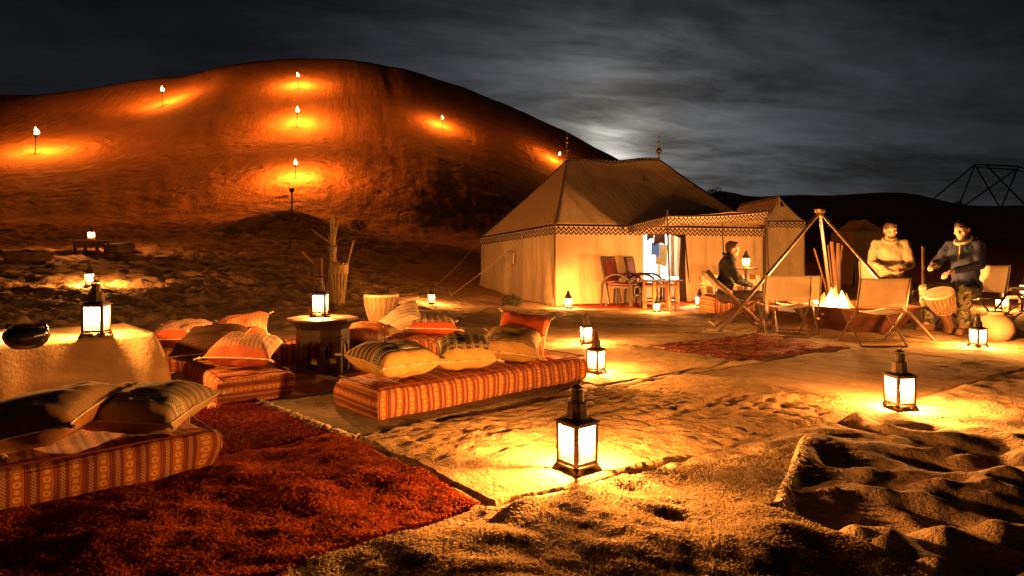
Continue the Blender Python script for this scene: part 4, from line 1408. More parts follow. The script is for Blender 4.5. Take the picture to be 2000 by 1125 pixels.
# ------------------------------------------------------------------ carved octagonal table with a lantern
def carved_table(x, y, z, H, Rt):
    t = thing('carved_table', 'dark octagonal carved table carrying a bright lantern', 'table', (x, y, z), R(12))
    m = MB(); m.lathe([(Rt * .72, H - .11), (Rt * .80, H - .06), (Rt * .98, H - .022), (Rt, H - .018), (Rt, H), (Rt * .97, H + .004)], 8); top = m.obj('top', 'darkwood', t, 30)
    r = Rt * .74; n = 8; w = 2 * r * math.sin(math.pi / n) * .985; ap = r * math.cos(math.pi / n)
    def panel():
        m = MB(); hh = H - .10; k = 10; th = .02
        pts = []
        for i in range(k + 1):
            a = math.pi * i / k; ax = -math.cos(a) * w * .30; az = hh * .52 + math.sin(a) * hh * .20 + (hh * .07 if abs(i - k / 2) < .6 else 0); pts.append((ax, az))
        for side in (0, 1):
            yy = -ap + side * th; vs = []; fs = []
            for ax, az in pts: vs += [(ax, yy, az), (ax, yy, hh)]
            fs = [(2 * i, 2 * i + 2, 2 * i + 3, 2 * i + 1) for i in range(k)]
            m.add(vs, [f if side == 0 else f[::-1] for f in fs])
        for sx in (-1, 1):
            m.box((sx * w * .40, -ap + th / 2, hh / 2), (w * .20, th, hh))
        for i in range(k):
            (a0, z0), (a1, z1) = pts[i], pts[i + 1]; m.add([(a0, -ap, z0), (a1, -ap, z1), (a1, -ap + th, z1), (a0, -ap + th, z0)], [(0, 3, 2, 1)])
        m.box((0, -ap - .004, hh * .86), (w * .9, .008, .012)); m.box((0, -ap - .004, hh * .78), (w * .55, .008, .010))
        return m.mesh('panel', 'darkwood', 30)
    me = panel()
    for i in range(n):
        o = bpy.data.objects.new('panel', me); COL.objects.link(o); o.parent = t; o.rotation_euler = (0, 0, 2 * math.pi * (i + .5) / n)
    m = MB(); m.lathe([(Rt * .55, .11), (Rt * .55, .125)], 8); m.obj('shelf', 'darkwood', t)
    return t


zc = surf(-1.82, 5.92)
carved_table(-1.82, 5.92, zc, .545, .335)
lantern((-1.87, 5.98, zc + .552), .43, 5, 430, 'bright lantern on top of the carved octagonal table')

# ------------------------------------------------------------------ leather pouffe and drums
MAT['leather'] = pmat('brown leather', (.22, .07, .022), .42, 0, .3, 6, .35, 40, .004, spec=.45)
t = thing('leather_pouffe', 'shiny brown leather pouffe beside the carved table', 'pouffe', (-1.55, 6.60, surf(-1.55, 6.6)))
m = MB(); m.lathe([(.15, 0), (.205, .03), (.225, .12), (.225, .26), (.205, .34), (.16, .375), (.06, .385), (.01, .384)], 32, cap=False)
m.v = [(x * (1 + .02 * math.cos(8 * math.atan2(y, x))), y * (1 + .02 * math.cos(8 * math.atan2(y, x))), z) for x, y, z in m.v]; m.obj('body', 'leather', t, 60)
m = MB(); m.lathe([(.03, .383), (.032, .392), (.01, .395)], 12); m.obj('button', 'leather', t)
for k in range(8):
    a = k * math.pi / 4 + .39; m = MB(); m.tube([(math.cos(a) * rr, math.sin(a) * rr, zz) for rr, zz in ((.222, .02), (.227, .13), (.225, .26), (.200, .345), (.10, .385), (.03, .388))], .004, 5); m.obj('seam', 'leather', t)


def drum(label, loc, H, rt, rot=(0, 0, 0), col='palewood'):
    t = thing('goblet_drum', label, 'drum', loc); t.rotation_euler = rot
    prof = [(.45, 0), (.47, .02), (.36, .12), (.30, .26), (.33, .36), (.52, .46), (.78, .62), (.93, .80), (1.0, .97), (.98, .985)]
    m = MB(); m.lathe([(r * rt, z * H) for r, z in prof], 28); m.obj('shell', col, t, 60)
    m = MB(); m.lathe([(1.0 * rt, H * .955), (1.035 * rt, H * .965), (1.03 * rt, H * .985), (.99 * rt, H), (.4 * rt, H * 1.003), (.01, H * 1.002)], 28, cap=False); m.obj('skin', MAT['skin_drum'], t, 50)
    for zz, rr in ((.955, 1.03), (.50, .64)):
        m = MB(); m.tube([(math.cos(a) * rr * rt, math.sin(a) * rr * rt, zz * H) for a in np.linspace(0, 2 * math.pi, 33)[:-1]], .007, 6, closed=True); m.obj('hoop', 'rope', t)
    N = 22
    for k in range(N):
        a = 2 * math.pi * k / N; a2 = a + math.pi / N; m = MB()
        def P(an, q, off=.006):
            zs = [p[1] for p in prof]; rs = [p[0] for p in prof]; rr = np.interp(q, zs, rs) * rt + off; return (math.cos(an) * rr, math.sin(an) * rr, q * H)
        m.tube([P(a, .95), P(a + .03, .80), P(a + .07, .65), P(a2, .51)], .004, 4); m.tube([P(a, .95), P(a - .03, .80), P(a - .07, .65), P(a - math.pi / N, .51)], .004, 4)
        m.obj('lacing', 'rope', t)
    return t


MAT['drumwood'] = pmat('worn drum wood', (.26, .15, .065), .7, 0, .3, 4, .4, 30, .004, (6, 6, .8))
MAT['skin_drum'] = pmat('goat skin', (.58, .42, .25), .7, 0, .2, 8, .3, 40)
drum('pale rope laced goblet drum standing behind the leather pouffe', (-1.50, 7.05, surf(-1.5, 7.05)), .68, .19, col='drumwood')

# ------------------------------------------------------------------ things on the far left slope
x, y, z = T(175, 558, 8); FLz = surf(x, y); lantern((x, y, FLz), .46, 40, 360, 'lantern standing on the slope beyond the cloth covered table')
x, y, z = T(178, 494, 8); zs = surf(x, y) + .02
t = thing('low_table', 'small low table on the far left slope with a lantern on it', 'table', (x, y, zs))
m = MB(); m.box((0, 0, .31), (.80, .55, .04)); m.obj('top', 'palewood', t)
for b in (-1, 1): m = MB(); m.box((0, b * .22, .20), (.66, .03, .17)); m.obj('apron', 'wood', t)
for a in (-1, 1): m = MB(); m.box((a * .33, 0, .20), (.03, .40, .17)); m.obj('apron', 'wood', t)
for a in (-1, 1):
    for b in (-1, 1): m = MB(); m.box((a * .30, b * .2, .14), (.06, .06, .30)); m.obj('leg', 'wood', t)
lantern((x, y, zs + .33), .42, 5, 450, 'lantern on the small low table on the far left slope')
MAT['darkrug'] = pmat('dark wool', (.10, .05, .03), .95, 0, .4, 5, .5, 40, .01)
for px, py, L, lab, rz in ((55, 512, .85, 'dark oblong floor cushion on the far left slope', .2), (232, 500, .62, 'lumpy dark floor cushion beside the small low table', -.3)):
    x, y, z = T(px, py, 8); t = thing('floor_cushion', lab, 'cushion', (x, y, surf(x, y) + .05), rz)
    soft_box(L, .5, .34, .10, .06, .05, 11).obj('cover', 'darkrug', t, 60)
    m = MB(); m.tube([(a * (L / 2 - .01), b * .24, .15) for a, b in ((-1, -1), (1, -1), (1, 1), (-1, 1))], .012, 6, closed=True); m.obj('piping', MAT['piping'], t)

# ------------------------------------------------------------------ bundle of reeds and a wooden tub
x, y, z = T(650, 588, 7); z = surf(x, y)
t = thing('reed_bundle', 'tall bundle of dry reeds tied at the waist behind the carved table', 'reeds', (x, y, z))
g = random.Random(5); sc = y / FPX
Hb = 165 * sc
for grp in range(34):
    a = g.random() * 6.283; r0 = g.uniform(.02, .17); r1 = g.uniform(.01, .05); r2 = g.uniform(.0, .10); h = Hb * g.uniform(.80, 1.02)
    m = MB(); m.tube([(math.cos(a) * r0, math.sin(a) * r0, 0), (math.cos(a) * r1, math.sin(a) * r1, Hb * .62), (math.cos(a + .5) * r2, math.sin(a + .5) * r2, h)], [.014, .011, .005], 5); m.obj('reed', 'reed', t)
for an, L in ((2.8, .42), (2.4, .30), (3.3, .35), (.5, .25)):
    m = MB(); m.tube([(0, 0, Hb * .66), (math.cos(an) * L, -.05, Hb * .66 + L * .75)], [.008, .003], 5); m.obj('twig', 'reed', t)
m = MB(); m.lathe([(.07, Hb * .58), (.078, Hb * .62), (.07, Hb * .66)], 14, cap=False); m.obj('binding', 'rope', t, 60, .01)
tx, ty = x + .17, y - .18
t = thing('wooden_tub', 'slatted wooden tub holding a stick beside the reed bundle', 'tub', (tx, ty, surf(tx, ty)))
Ht = 78 * sc
for k in range(14):
    a = 2 * math.pi * k / 14; m = MB()
    m.tube([(math.cos(a) * .09, math.sin(a) * .09, 0), (math.cos(a) * .17, math.sin(a) * .17, Ht)], .017, 5); m.obj('stave', 'reed', t)
m = MB(); m.lathe([(.155, Ht * .72), (.178, Ht * .72), (.186, Ht * .95), (.165, Ht * .95)], 18); m.obj('band', 'palewood', t)
m = MB(); m.tube([(0, 0, .05), (.28, 0, Ht * 1.55)], .016, 6); m.obj('stick', 'palewood', t)
tx, ty = x - .32, y + .1
t = thing('split_post', 'short split post with a slanting stick left of the reed bundle', 'post', (tx, ty, surf(tx, ty)))
m = MB(); m.box((0, 0, 40 * sc), (.16, .12, 80 * sc)); m.obj('post', 'wood', t)
m = MB(); m.tube([(0, 0, 60 * sc), (-.32, 0, 92 * sc)], .016, 6); m.obj('stick', 'palewood', t)

# ------------------------------------------------------------------ fire bowl, fire and tripod
FB = Vector((5.30, 9.60, 0))


def fire_bowl():
    z = surf(FB.x, FB.y) - .02
    t = thing('fire_bowl', 'wide rusty eight sided steel fire bowl inside the tripod', 'fire pit', (FB.x, FB.y, z), R(10))
    m = MB(); m.lathe([(.60, 0), (.92, .37), (.945, .375), (.945, .395), (.90, .39), (.62, .09), (.01, .08)], 8); m.obj('bowl', 'rust', t, 25)
    m = MB(); m.lathe([(.01, .20), (.45, .17), (.66, .15)], 20, cap=False); m.v = [(x, y, zz + .03 * math.sin(x * 17) * math.cos(y * 13)) for x, y, zz in m.v]; m.obj('ash', MAT['ash'], t)
    f = thing('camp_fire', 'small bright camp fire burning in the steel bowl', 'fire', (4.92, 9.42, z + .17))
    g = random.Random(3)
    for k in range(7):
        a = g.random() * 6.28; m = MB(); p = Vector((math.cos(a) * .08, math.sin(a) * .08, .05)); q = p + Vector((math.cos(a + 2.6) * .42, math.sin(a + 2.6) * .42, .05 + g.random() * .10))
        m.tube([p - (q - p) * .5, p, q], [.035, .04, .03], 7); m.obj('log', MAT['char'], f)
    for k in range(11):
        a = g.random() * 6.28; r = g.uniform(0, .17); h = g.uniform(.30, .48) * (1 - r * 1.2); w = g.uniform(.11, .16); ox, oy = math.cos(a) * r * 1.9, math.sin(a) * r * .9
        m = MB(); m.lathe([(w * .35, .05), (w, h * .28), (w * .85, h * .5), (w * .4, h * .8), (.004, h * 1.15)], 10, (ox, oy, 0), cap=False)
        m.v = [(x + .03 * math.sin(zz * 14 + k), y + .02 * math.cos(zz * 11 + k), zz) for x, y, zz in m.v]; m.obj('flame', 'fire' if k < 5 else 'fireout', f)
    for k in range(8):
        a = g.random() * 6.28; r = g.uniform(.15, .42); h = g.uniform(.26, .62) * (1 - r * .9); w = g.uniform(.05, .10)
        m = MB(); m.lathe([(w * .5, .0), (w, h * .22), (w * .7, h * .5), (w * .3, h * .8), (.003, h * 1.1)], 9, (math.cos(a) * r * .7, math.sin(a) * r * .7, 0), cap=False)
        m.v = [(x + .05 * math.sin(zz * 12 + k), y + .03 * math.cos(zz * 10 + k), zz) for x, y, zz in m.v]; m.obj('flame', 'fireout', f)
    for k in range(10):
        a = g.random() * 6.28; r = g.uniform(.1, .4); m = MB(); m.ell((math.cos(a) * r, math.sin(a) * r, .03), (.03, .025, .02), None, 7, 5); m.obj('ember', 'ember', f)
    light('fire_light', (0, 0, .36), FIRE_RGB, 650, .11, f)


MAT['fireout'] = glow_mat('outer flame', (1.0, .30, .045), .9, None)
MAT['ember'] = glow_mat('embers', (1.0, .22, .03), 2.5, .2)
MAT['ash'] = pmat('ash', (.16, .13, .11), .95, 0, .4, 12, .5, 60)
MAT['char'] = pmat('charred wood', (.05, .025, .015), .9, 0, .4, 12, .6, 40, .008)
fire_bowl()


def tripod():
    apex = Vector((4.66, 9.3, CAM_H + 86 / FPX * 9.3)); feet = [G(1402, 646), G(1830, 665), (5.75, 11.0)]
    t = thing('fire_tripod', 'tall steel tripod of three poles standing over the fire', 'tripod', (apex.x, apex.y, 0))
    off = Vector((apex.x, apex.y, 0))
    for i, f in enumerate(feet):
        p = Vector((f[0], f[1], surf(*f) - .03)) - off; q = apex - off; d = (q - p).normalized()
        m = MB(); m.tube([p, q + d * .05], .024, 10); m.obj('leg', 'steel', t)
    m = MB(); m.lathe([(.07, -.03), (.075, -.02), (.075, .02), (.06, .03)], 14, apex - off + Vector((0, 0, .02))); m.obj('collar', 'brass', t)
    m = MB(); m.tube([apex - off + Vector((0, 0, .0)), apex - off + Vector((.02, .0, -.25))], .006, 6); m.obj('hook', 'iron', t)


tripod()

# poles and firewood behind the fire
g = random.Random(12)
POLES = [(1624, 472, 1640, 565, 'thick straight wooden pole stuck upright behind the fire'), (1637, 475, 1636, 562, 'second upright pole behind the fire'),
         (1590, 485, 1628, 560, 'thin stick leaning right behind the fire'), (1617, 478, 1636, 556, 'thin stick crossing the upright poles behind the fire'), (1645, 478, 1636, 565, 'thin stick leaning left behind the fire')]
for i, (x0, y0, x1, y1, lab) in enumerate(POLES):
    Y = 11.5 + i * .06; zt = CAM_H + (HOR - y0) / FPX * Y; xt = (x0 - 1000) / FPX * Y; xb = (x1 - 1000) / FPX * Y
    zb = surf(xb, Y); t = thing('wooden_pole', lab, 'pole', (xb, Y, zb), 0, 'poles behind the fire'); r = .04 if i < 2 else .018
    m = MB(); m.tube([(0, 0, -.05), ((xt - xb) * .5 + g.uniform(-.03, .03), 0, (zt - zb) * .5), (xt - xb, 0, zt - zb)], [r * 1.1, r, r * .8], 8); m.obj('shaft', 'wood', t)
    m = MB(); m.lathe([(r * 1.12, 0), (r * 1.16, .03), (r * 1.1, .05)], 8, (0, 0, .25)); m.obj('binding', 'rope', t)
x, y = (1803 - 1000) / FPX * 11, 11.0
t = thing('pale_post', 'thin pale post between the two men', 'post', (x, y, surf(x, y)))
m = MB(); m.tube([(0, 0, -.05), (0, 0, 1.26)], .026, 8); m.obj('shaft', MAT['white'] if 'white' in MAT else 'palewood', t); m = MB(); m.lathe([(.03, 1.25), (.03, 1.28), (.01, 1.285)], 8); m.obj('cap', 'steel', t)
for i in range(9):
    a = g.uniform(-.5, .5); x = g.uniform(5.5, 6.4); y = g.uniform(10.75, 11.3)
    t = thing('firewood_log', 'split log lying in the firewood heap behind the fire bowl', 'log', (x, y, surf(x, y) + .05 + .07 * (i % 3)), a, 'firewood heap')
    L = g.uniform(.25, .42); m = MB(); m.tube([(-L, 0, 0), (0, .02, .01), (L, 0, 0)], [.05, .055, .045], 8); m.obj('bark', 'wood', t)

# ------------------------------------------------------------------ canvas folding chairs
def folding_chair(x, y, rz, label, s=1.0, recl=0.0, w=.29):
    t = thing('canvas_chair', label, 'chair', (x, y, surf(x, y) + .004), R(rz), 'cream canvas folding chairs'); t.scale = (s, s, s)
    top, rb = -.30 - recl, -.20
    for sx in (-1, 1):
        a = sx * w
        m = MB(); m.tube([(a, top, .84), (a, rb, .44), (a, .26, .02)], .012, 8); m.obj('leg', 'steel', t)
        m = MB(); m.tube([(a * .93, .24, .43), (a * .93, -.28, .02)], .012, 8); m.obj('leg', 'steel', t)
        m = MB(); m.tube([(a * .965, -.22, .425), (a * .965, .25, .435)], .011, 8); m.obj('seat_rail', 'steel', t)
    for yy, k in ((.26, 1), (-.28, .93)):
        m = MB(); m.tube([(-w * k, yy, .014), (w * k, yy, .014)], .012, 8); m.obj('foot_bar', 'steel', t)
    m = MB()
    m.grid(lambda u, v: Vector(((u - .5) * 2 * (w + .014), top + (rb - .02 - top) * (1 - v) - .035 * math.sin(math.pi * u) * (1 - .3 * v), .50 + .35 * v - .008 * math.sin(math.pi * u) * v)), 16, 8, uvfn=lambda u, v: (u, v)); m.obj('back_canvas', 'directors', t, 60, .006)
    m = MB(); m.grid(lambda u, v: Vector(((u - .5) * 2 * (w + .005), -.21 + .46 * v, .44 - .045 * math.sin(math.pi * u))), 14, 8); m.obj('seat_canvas', 'directors', t, 60, .006)
    return t


folding_chair(4.56, 7.78, -3, 'cream canvas folding chair with its back to us nearest the camera')
folding_chair(3.80, 8.62, -10, 'canvas folding chair before the fire bowl beside the tripod leg')
folding_chair(4.15, 9.02, -16, 'canvas folding chair half hidden behind another before the fire')
folding_chair(6.78, 9.10, 108, 'canvas folding chair the drummer in the blue hoodie sits on', 1.14)
folding_chair(6.56, 10.74, 165, 'canvas folding chair the man in the beige jacket sits on', 1.18)
folding_chair(8.95, 10.6, 60, 'canvas lounge chair at the right picture edge behind the drummer', 1.30, .12)

# ------------------------------------------------------------------ sling deck chair
def deck_chair(x, y, rz):
    t = thing('sling_chair', 'wooden sling chair with striped cushion left of the fire', 'chair', (x, y, surf(x, y)), R(rz))
    for sx in (-1, 1):
        a = sx * .27
        m = MB(); m.tube([(a, -.42, .86), (a, .42, .04)], .024, 8); m.obj('frame_rail', 'wood', t)
        m = MB(); m.tube([(a * .9, .36, .46), (a * .9, -.30, .04)], .024, 8); m.obj('frame_rail', 'wood', t)
        m = MB(); m.tube([(a, .42, .04), (a, .46, .02)], .026, 8); m.obj('foot', 'wood', t)
    for p in ((-.42, .86), (.36, .46), (.40, .05), (-.30, .05)):
        m = MB(); m.tube([(-.27, p[0], p[1]), (.27, p[0], p[1])], .018, 8); m.obj('crossbar', 'wood', t)
    def sl(u, v): yy = -.42 + .78 * v; return Vector(((u - .5) * .5, yy, .86 + (.46 - .86) * v - .17 * math.sin(math.pi * v) ** .8))
    m = MB(); m.grid(sl, 10, 18); m.obj('sling', 'directors', t, 60, .008)
    m = MB(); m.grid(lambda u, v: sl(u, v * .42 + .02) + Vector((0, .02, .03 + .03 * math.sin(math.pi * u))), 10, 8, uvfn=lambda u, v: (u * 2 - 1, v * 2 - 1)); m.obj('back_cushion', 'pl6', t, 60, .05)
    return t


deck_chair(3.50, 9.75, -98)

# ------------------------------------------------------------------ people
def make_mat_person():
    MAT['skin'] = pmat('skin', (.42, .22, .13), .55, 0, .12, 9, .15, 90, .002, spec=.35)
    MAT['skin2'] = pmat('pale skin', (.52, .30, .20), .55, 0, .12, 9, .15, 90, .002, spec=.35)
    MAT['hair'] = pmat('dark hair', (.018, .011, .008), .6, 0, .4, 40, .6, 120, .006, (1, 1, .3))
    MAT['hair2'] = pmat('brown hair', (.07, .035, .018), .6, 0, .4, 40, .6, 120, .006, (1, 1, .3))
    MAT['jacket_dark'] = pmat('black jacket', (.022, .017, .016), .75, 0, .3, 6, .6, 14, .02)
    MAT['jacket_beige'] = pmat('beige jacket', (.36, .25, .14), .85, 0, .2, 5, .6, 14, .02)
    MAT['hoodie'] = pmat('navy hoodie', (.030, .034, .070), .9, 0, .25, 5, .6, 14, .02)
    MAT['collar'] = pmat('cream lining', (.52, .42, .22), .9)
    MAT['jeans'] = pmat('dark trousers', (.10, .065, .045), .85, 0, .2, 6, .6, 16, .015)
    MAT['shoe'] = pmat('brown boots', (.16, .08, .04), .6, 0, .3, 9, .3, 40)
    m, bs, out = new_mat('camouflage')
    c = coords(); n = noise(c, 9, 3, .6, .6); n2 = noise(c, 13, 2, .5, .5)
    col = mixc(n > .52, (.17, .14, .075), (.09, .085, .04)); col = mixc(n2 > .58, col, (.035, .028, .018)); col = mixc(noise(c, 17, 2) > .62, col, (.30, .25, .15))
    link(col, bs.inputs['Base Color']); bs.inputs['Roughness'].default_value = .9; bump(bs, noise(c, 16, 3), .5, .015); MAT['camo'] = m
    m, bs, out = new_mat('eye white'); bs.inputs['Base Color'].default_value = (.6, .55, .5, 1); bs.inputs['Roughness'].default_value = .2; MAT['eye'] = m


make_mat_person()
_tex = bpy.data.textures.new('folds', 'CLOUDS'); _tex.noise_scale = .085; _tex.noise_depth = 1


def blob(name, mb, mat, parent, vox, smooth=5, disp=0):
    me = bpy.data.meshes.new(name); me.from_pydata(mb.v, [], mb.f); me.materials.append(MAT[mat]); me.update()
    o = bpy.data.objects.new(name, me); COL.objects.link(o); o.parent = parent
    r = o.modifiers.new('remesh', 'REMESH'); r.mode = 'VOXEL'; r.voxel_size = vox; r.use_smooth_shade = True
    s = o.modifiers.new('smooth', 'SMOOTH'); s.iterations = smooth; s.factor = .5
    if disp:
        d = o.modifiers.new('folds', 'DISPLACE'); d.texture = _tex; d.strength = disp; d.mid_level = .5; d.texture_coords = 'LOCAL'
    return o


def hand(mb, w, fwd, up, side, curl=.6):
    """palm and five bent fingers; w wrist, fwd along the hand, up = back of the hand, side = thumb side"""
    w, fwd, up, side = Vector(w), Vector(fwd).normalized(), Vector(up).normalized(), Vector(side).normalized()
    pc = w + fwd * .050
    rot = Matrix((side, fwd, up)).transposed()
    mb.ell(pc, (.040, .052, .017), rot, 14, 8); mb.cap(w - fwd * .02, w + fwd * .03, .027, .030)
    for k, (o, L) in enumerate(((.030, .070), (.011, .080), (-.009, .075), (-.029, .058))):
        b = w + fwd * .090 + side * o; a = curl * (.5 + .08 * k)
        d1 = (fwd * math.cos(a) - up * math.sin(a)); d2 = (fwd * math.cos(a * 2.1) - up * math.sin(a * 2.1)); d3 = (fwd * math.cos(a * 2.8) - up * math.sin(a * 2.8))
        p1 = b + d1 * L * .46; p2 = p1 + d2 * L * .32; p3 = p2 + d3 * L * .24
        mb.cap(b - d1 * .01, p1, .0095, .009, 8); mb.cap(p1, p2, .009, .0082, 8); mb.cap(p2, p3, .0082, .007, 8)
    b = w + fwd * .030 + side * .036; p1 = b + (fwd * .75 + side * .75 - up * .15).normalized() * .042; p2 = p1 + (fwd * .95 + side * .25 - up * .35).normalized() * .034
    mb.cap(b - side * .012, p1, .0125, .011, 8); mb.cap(p1, p2, .011, .009, 8)


def person(label, loc, rz, s, J, top, legs, skin, hair, hood=None, beard=False):
    t = thing('person', label, 'person', loc, R(rz)); t.scale = (s, s, s)
    j = {k: Vector(v) for k, v in J.items()}
    b = MB()
    H = j['head']; hd = (j['look'] - H).normalized(); hu = (Vector((0, 0, 1)) - hd * hd.z).normalized(); hx = hd.cross(hu).normalized()
    def hp(x, y, z): return H + hx * x + hd * y + hu * z
    hr = Matrix((hx, hd, hu)).transposed()
    b.ell(hp(0, -.008, .020), (.076, .096, .098), hr, 20, 14); b.ell(hp(0, .022, -.050), (.057, .066, .066), hr, 18, 12)
    b.ell(hp(0, .090, -.010), (.013, .020, .026), hr, 10, 8); b.ell(hp(0, .085, .020), (.010, .012, .03), hr, 10, 8)
    b.ell(hp(0, .080, .040), (.052, .016, .012), hr, 12, 8); b.ell(hp(0, .078, -.058), (.026, .014, .010), hr, 12, 6); b.ell(hp(0, .066, -.096), (.026, .022, .020), hr, 12, 8)
    for sx in (-1, 1):
        b.ell(hp(sx * .078, -.010, .0), (.010, .020, .032), hr, 10, 8); b.ell(hp(sx * .044, .062, -.022), (.022, .020, .022), hr, 10, 8)
    b.cap(j['neck'] - Vector((0, 0, .04)), H + Vector((0, 0, -.05)) - hd * .02, .060, .056)
    b.ell(j['chest'], (.165, .105, .19), None, 16, 12); b.ell(j['belly'], (.14, .10, .16), None, 16, 12); b.ell(j['pelvis'], (.165, .12, .12), None, 16, 12)
    for sd in 'LR':
        b.cap(j['sh' + sd], j['el' + sd], .052, .042); b.cap(j['el' + sd], j['wr' + sd], .041, .027)
        b.cap(j['hip' + sd], j['kn' + sd], .078, .056); b.cap(j['kn' + sd], j['an' + sd], .055, .038); b.cap(j['an' + sd], j['toe' + sd], .036, .034)
        f = (j['wr' + sd] - j['el' + sd]).normalized(); sx = 1 if sd == 'R' else -1
        if 'hd' + sd in j: f = j['hd' + sd]
        up = Vector((0, 0, 1)); up = (up - f * up.dot(f)).normalized(); hand(b, j['wr' + sd], f, up, f.cross(up) * (-sx), .55)
    body = blob('body', b, skin, t, .0075, 3)
    for sx in (-1, 1):
        m = MB(); m.ell(hp(sx * .032, .074, .018), (.014, .010, .009), hr, 10, 8); e = m.obj('eye', 'eye', t)
        m = MB(); m.ell(hp(sx * .032, .081, .018), (.006, .004, .006), hr, 8, 6); m.obj('pupil', 'black', e)
    m = MB(); m.ell(hp(0, -.020, .038), (.084, .098, .092), hr, 22, 14); m.ell(hp(0, -.045, .0), (.078, .070, .085), hr, 18, 12); m.ell(hp(0, .040, .085), (.062, .045, .034), hr, 14, 8)
    blob('hair', m, hair, t, .009, 2, .012)
    if beard:
        m = MB(); m.ell(hp(0, .045, -.090), (.056, .046, .034), hr, 14, 8); blob('beard', m, hair, t, .009, 2, .008)
    c = MB()
    c.ell(j['chest'] + Vector((0, 0, .0)), (.188, .130, .205), None, 18, 12); c.ell(j['belly'], (.165, .128, .20), None, 18, 12); c.ell(j['pelvis'] + Vector((0, 0, .03)), (.182, .14, .105), None, 18, 12)
    c.cap(j['shL'], j['shR'], .070, .070); c.cap(j['neck'] - Vector((0, 0, .09)), j['neck'] - Vector((0, 0, .0)), .095, .082)
    for sd in 'LR':
        c.cap(j['sh' + sd], j['el' + sd], .070, .058); c.cap(j['el' + sd], j['el' + sd].lerp(j['wr' + sd], .92), .056, .042)
    up_ = blob('jacket' if hood is None else 'hoodie', c, top, t, .011, 4, .028)
    m = MB(); nk = j['neck']
    m.tube([nk + Vector((math.cos(a) * .085, math.sin(a) * .085 - .005, .0 - .05 * math.sin(a) + .01)) for a in np.linspace(0, 2 * math.pi, 25)[:-1]], .026 if hood is None else .020, 8, closed=True)
    m.obj('collar', hood if hood else top, up_)
    if hood:
        m = MB(); m.ell(nk + Vector((0, -.115, -.01)), (.12, .07, .10), None, 16, 10); blob('hood', m, top, up_, .012, 4, .03)
        m = MB(); m.tube([nk + Vector((-.02, .095, -.05)), nk + Vector((-.03, .125, -.16)), nk + Vector((-.03, .145, -.24))], .007, 6); m.obj('drawstring', 'collar', up_)
    l = MB()
    l.ell(j['pelvis'], (.185, .145, .13), None, 18, 12)
    for sd in 'LR':
        l.cap(j['hip' + sd], j['kn' + sd], .100, .078); l.cap(j['kn' + sd], j['kn' + sd].lerp(j['an' + sd], .93), .078, .066)
    blob('trousers', l, legs, t, .013, 6, .04)
    for sd in 'LR':
        m = MB(); a, o = j['an' + sd], j['toe' + sd]; d = (o - a); d.z = 0; d.normalize()
        m.cap(a + Vector((0, 0, .06)), a, .052, .050); m.cap(a - d * .03 + Vector((0, 0, -.035)), o, .046, .042); m.box((a + o) / 2 + Vector((0, 0, -.055)), (.08, .23, .03), Matrix.Rotation(math.atan2(-d.x, d.y), 3, 'Z')); blob('shoe', m, 'shoe', t, .010, 3)
    return t


SEAT = dict(pelvis=(0, 0, .55), belly=(0, .02, .74), chest=(0, .04, .96), neck=(0, .06, 1.14), head=(0, .085, 1.275), look=(0, 1, 1.20),
            shL=(-.18, .03, 1.08), shR=(.18, .03, 1.08), hipL=(-.09, .02, .51), hipR=(.09, .02, .51),
            knL=(-.15, .45, .52), knR=(.15, .45, .52), anL=(-.15, .40, .10), anR=(.15, .43, .10), toeL=(-.17, .54, .045), toeR=(.17, .57, .045),
            elL=(-.27, .12, .82), elR=(.27, .12, .82), wrL=(-.14, .38, .78), wrR=(.14, .38, .78))
# drummer, facing the fire
J = dict(SEAT); J.update(elL=(-.26, .16, .84), wrL=(-.10, .42, .76), elR=(.27, .18, .84), wrR=(.12, .42, .84), look=(-.15, 1, 1.05), knL=(-.24, .42, .52), knR=(.22, .44, .52), anL=(-.22, .42, .10), anR=(.20, .40, .10), toeL=(-.26, .55, .045), toeR=(.22, .54, .045), hdL=(.2, .9, -.35), hdR=(-.2, .9, -.25))
P3 = (6.70, 9.06); person('man in a blue hoodie and camouflage trousers sitting and playing a goblet drum', (P3[0], P3[1], surf(*P3) + .02), 112, 1.16, J, 'hoodie', 'camo', 'skin2', 'hair', 'collar')
# man in beige facing us across the fire
J = dict(SEAT); J.update(elL=(-.24, .12, .80), wrL=(-.10, .36, .72), elR=(.24, .12, .80), wrR=(.10, .37, .74), look=(-.35, 1, 1.14), hdL=(.5, .8, -.1), hdR=(-.5, .8, -.1))
P2 = (6.56, 10.66); person('man in a beige jacket sitting behind the fire with his hands together', (P2[0], P2[1], surf(*P2) + .02), 152, 1.20, J, 'jacket_beige', 'jeans', 'skin', 'hair2', None, True)
# man in black in the sling chair, in profile
J = dict(SEAT); J.update(pelvis=(0, -.06, .50), belly=(0, -.06, .70), chest=(0, -.04, .92), neck=(0, .0, 1.10), head=(0, .05, 1.235), look=(.1, 1, 1.18), shL=(-.18, -.04, 1.03), shR=(.18, -.04, 1.03), hipL=(-.09, -.03, .47), hipR=(.09, -.03, .47),
                         elL=(-.26, .04, .77), elR=(.26, .06, .77), wrL=(-.15, .30, .66), wrR=(.15, .31, .66), knL=(-.13, .44, .50), knR=(.13, .46, .50), anL=(-.13, .52, .10), anR=(.13, .50, .10), toeL=(-.14, .67, .045), toeR=(.14, .65, .045), hdL=(.1, .9, -.3), hdR=(-.1, .9, -.3))
P1 = (3.46, 9.78); person('man in a black jacket seated in profile in the sling chair', (P1[0], P1[1], surf(*P1)), -98, 1.0, J, 'jacket_dark', 'jeans', 'skin', 'hair2')
drum('rope laced goblet drum tilted between the knees of the hooded man', (6.28, 8.80, .05), .62, .185, (R(10), R(-24), 0), 'wood')
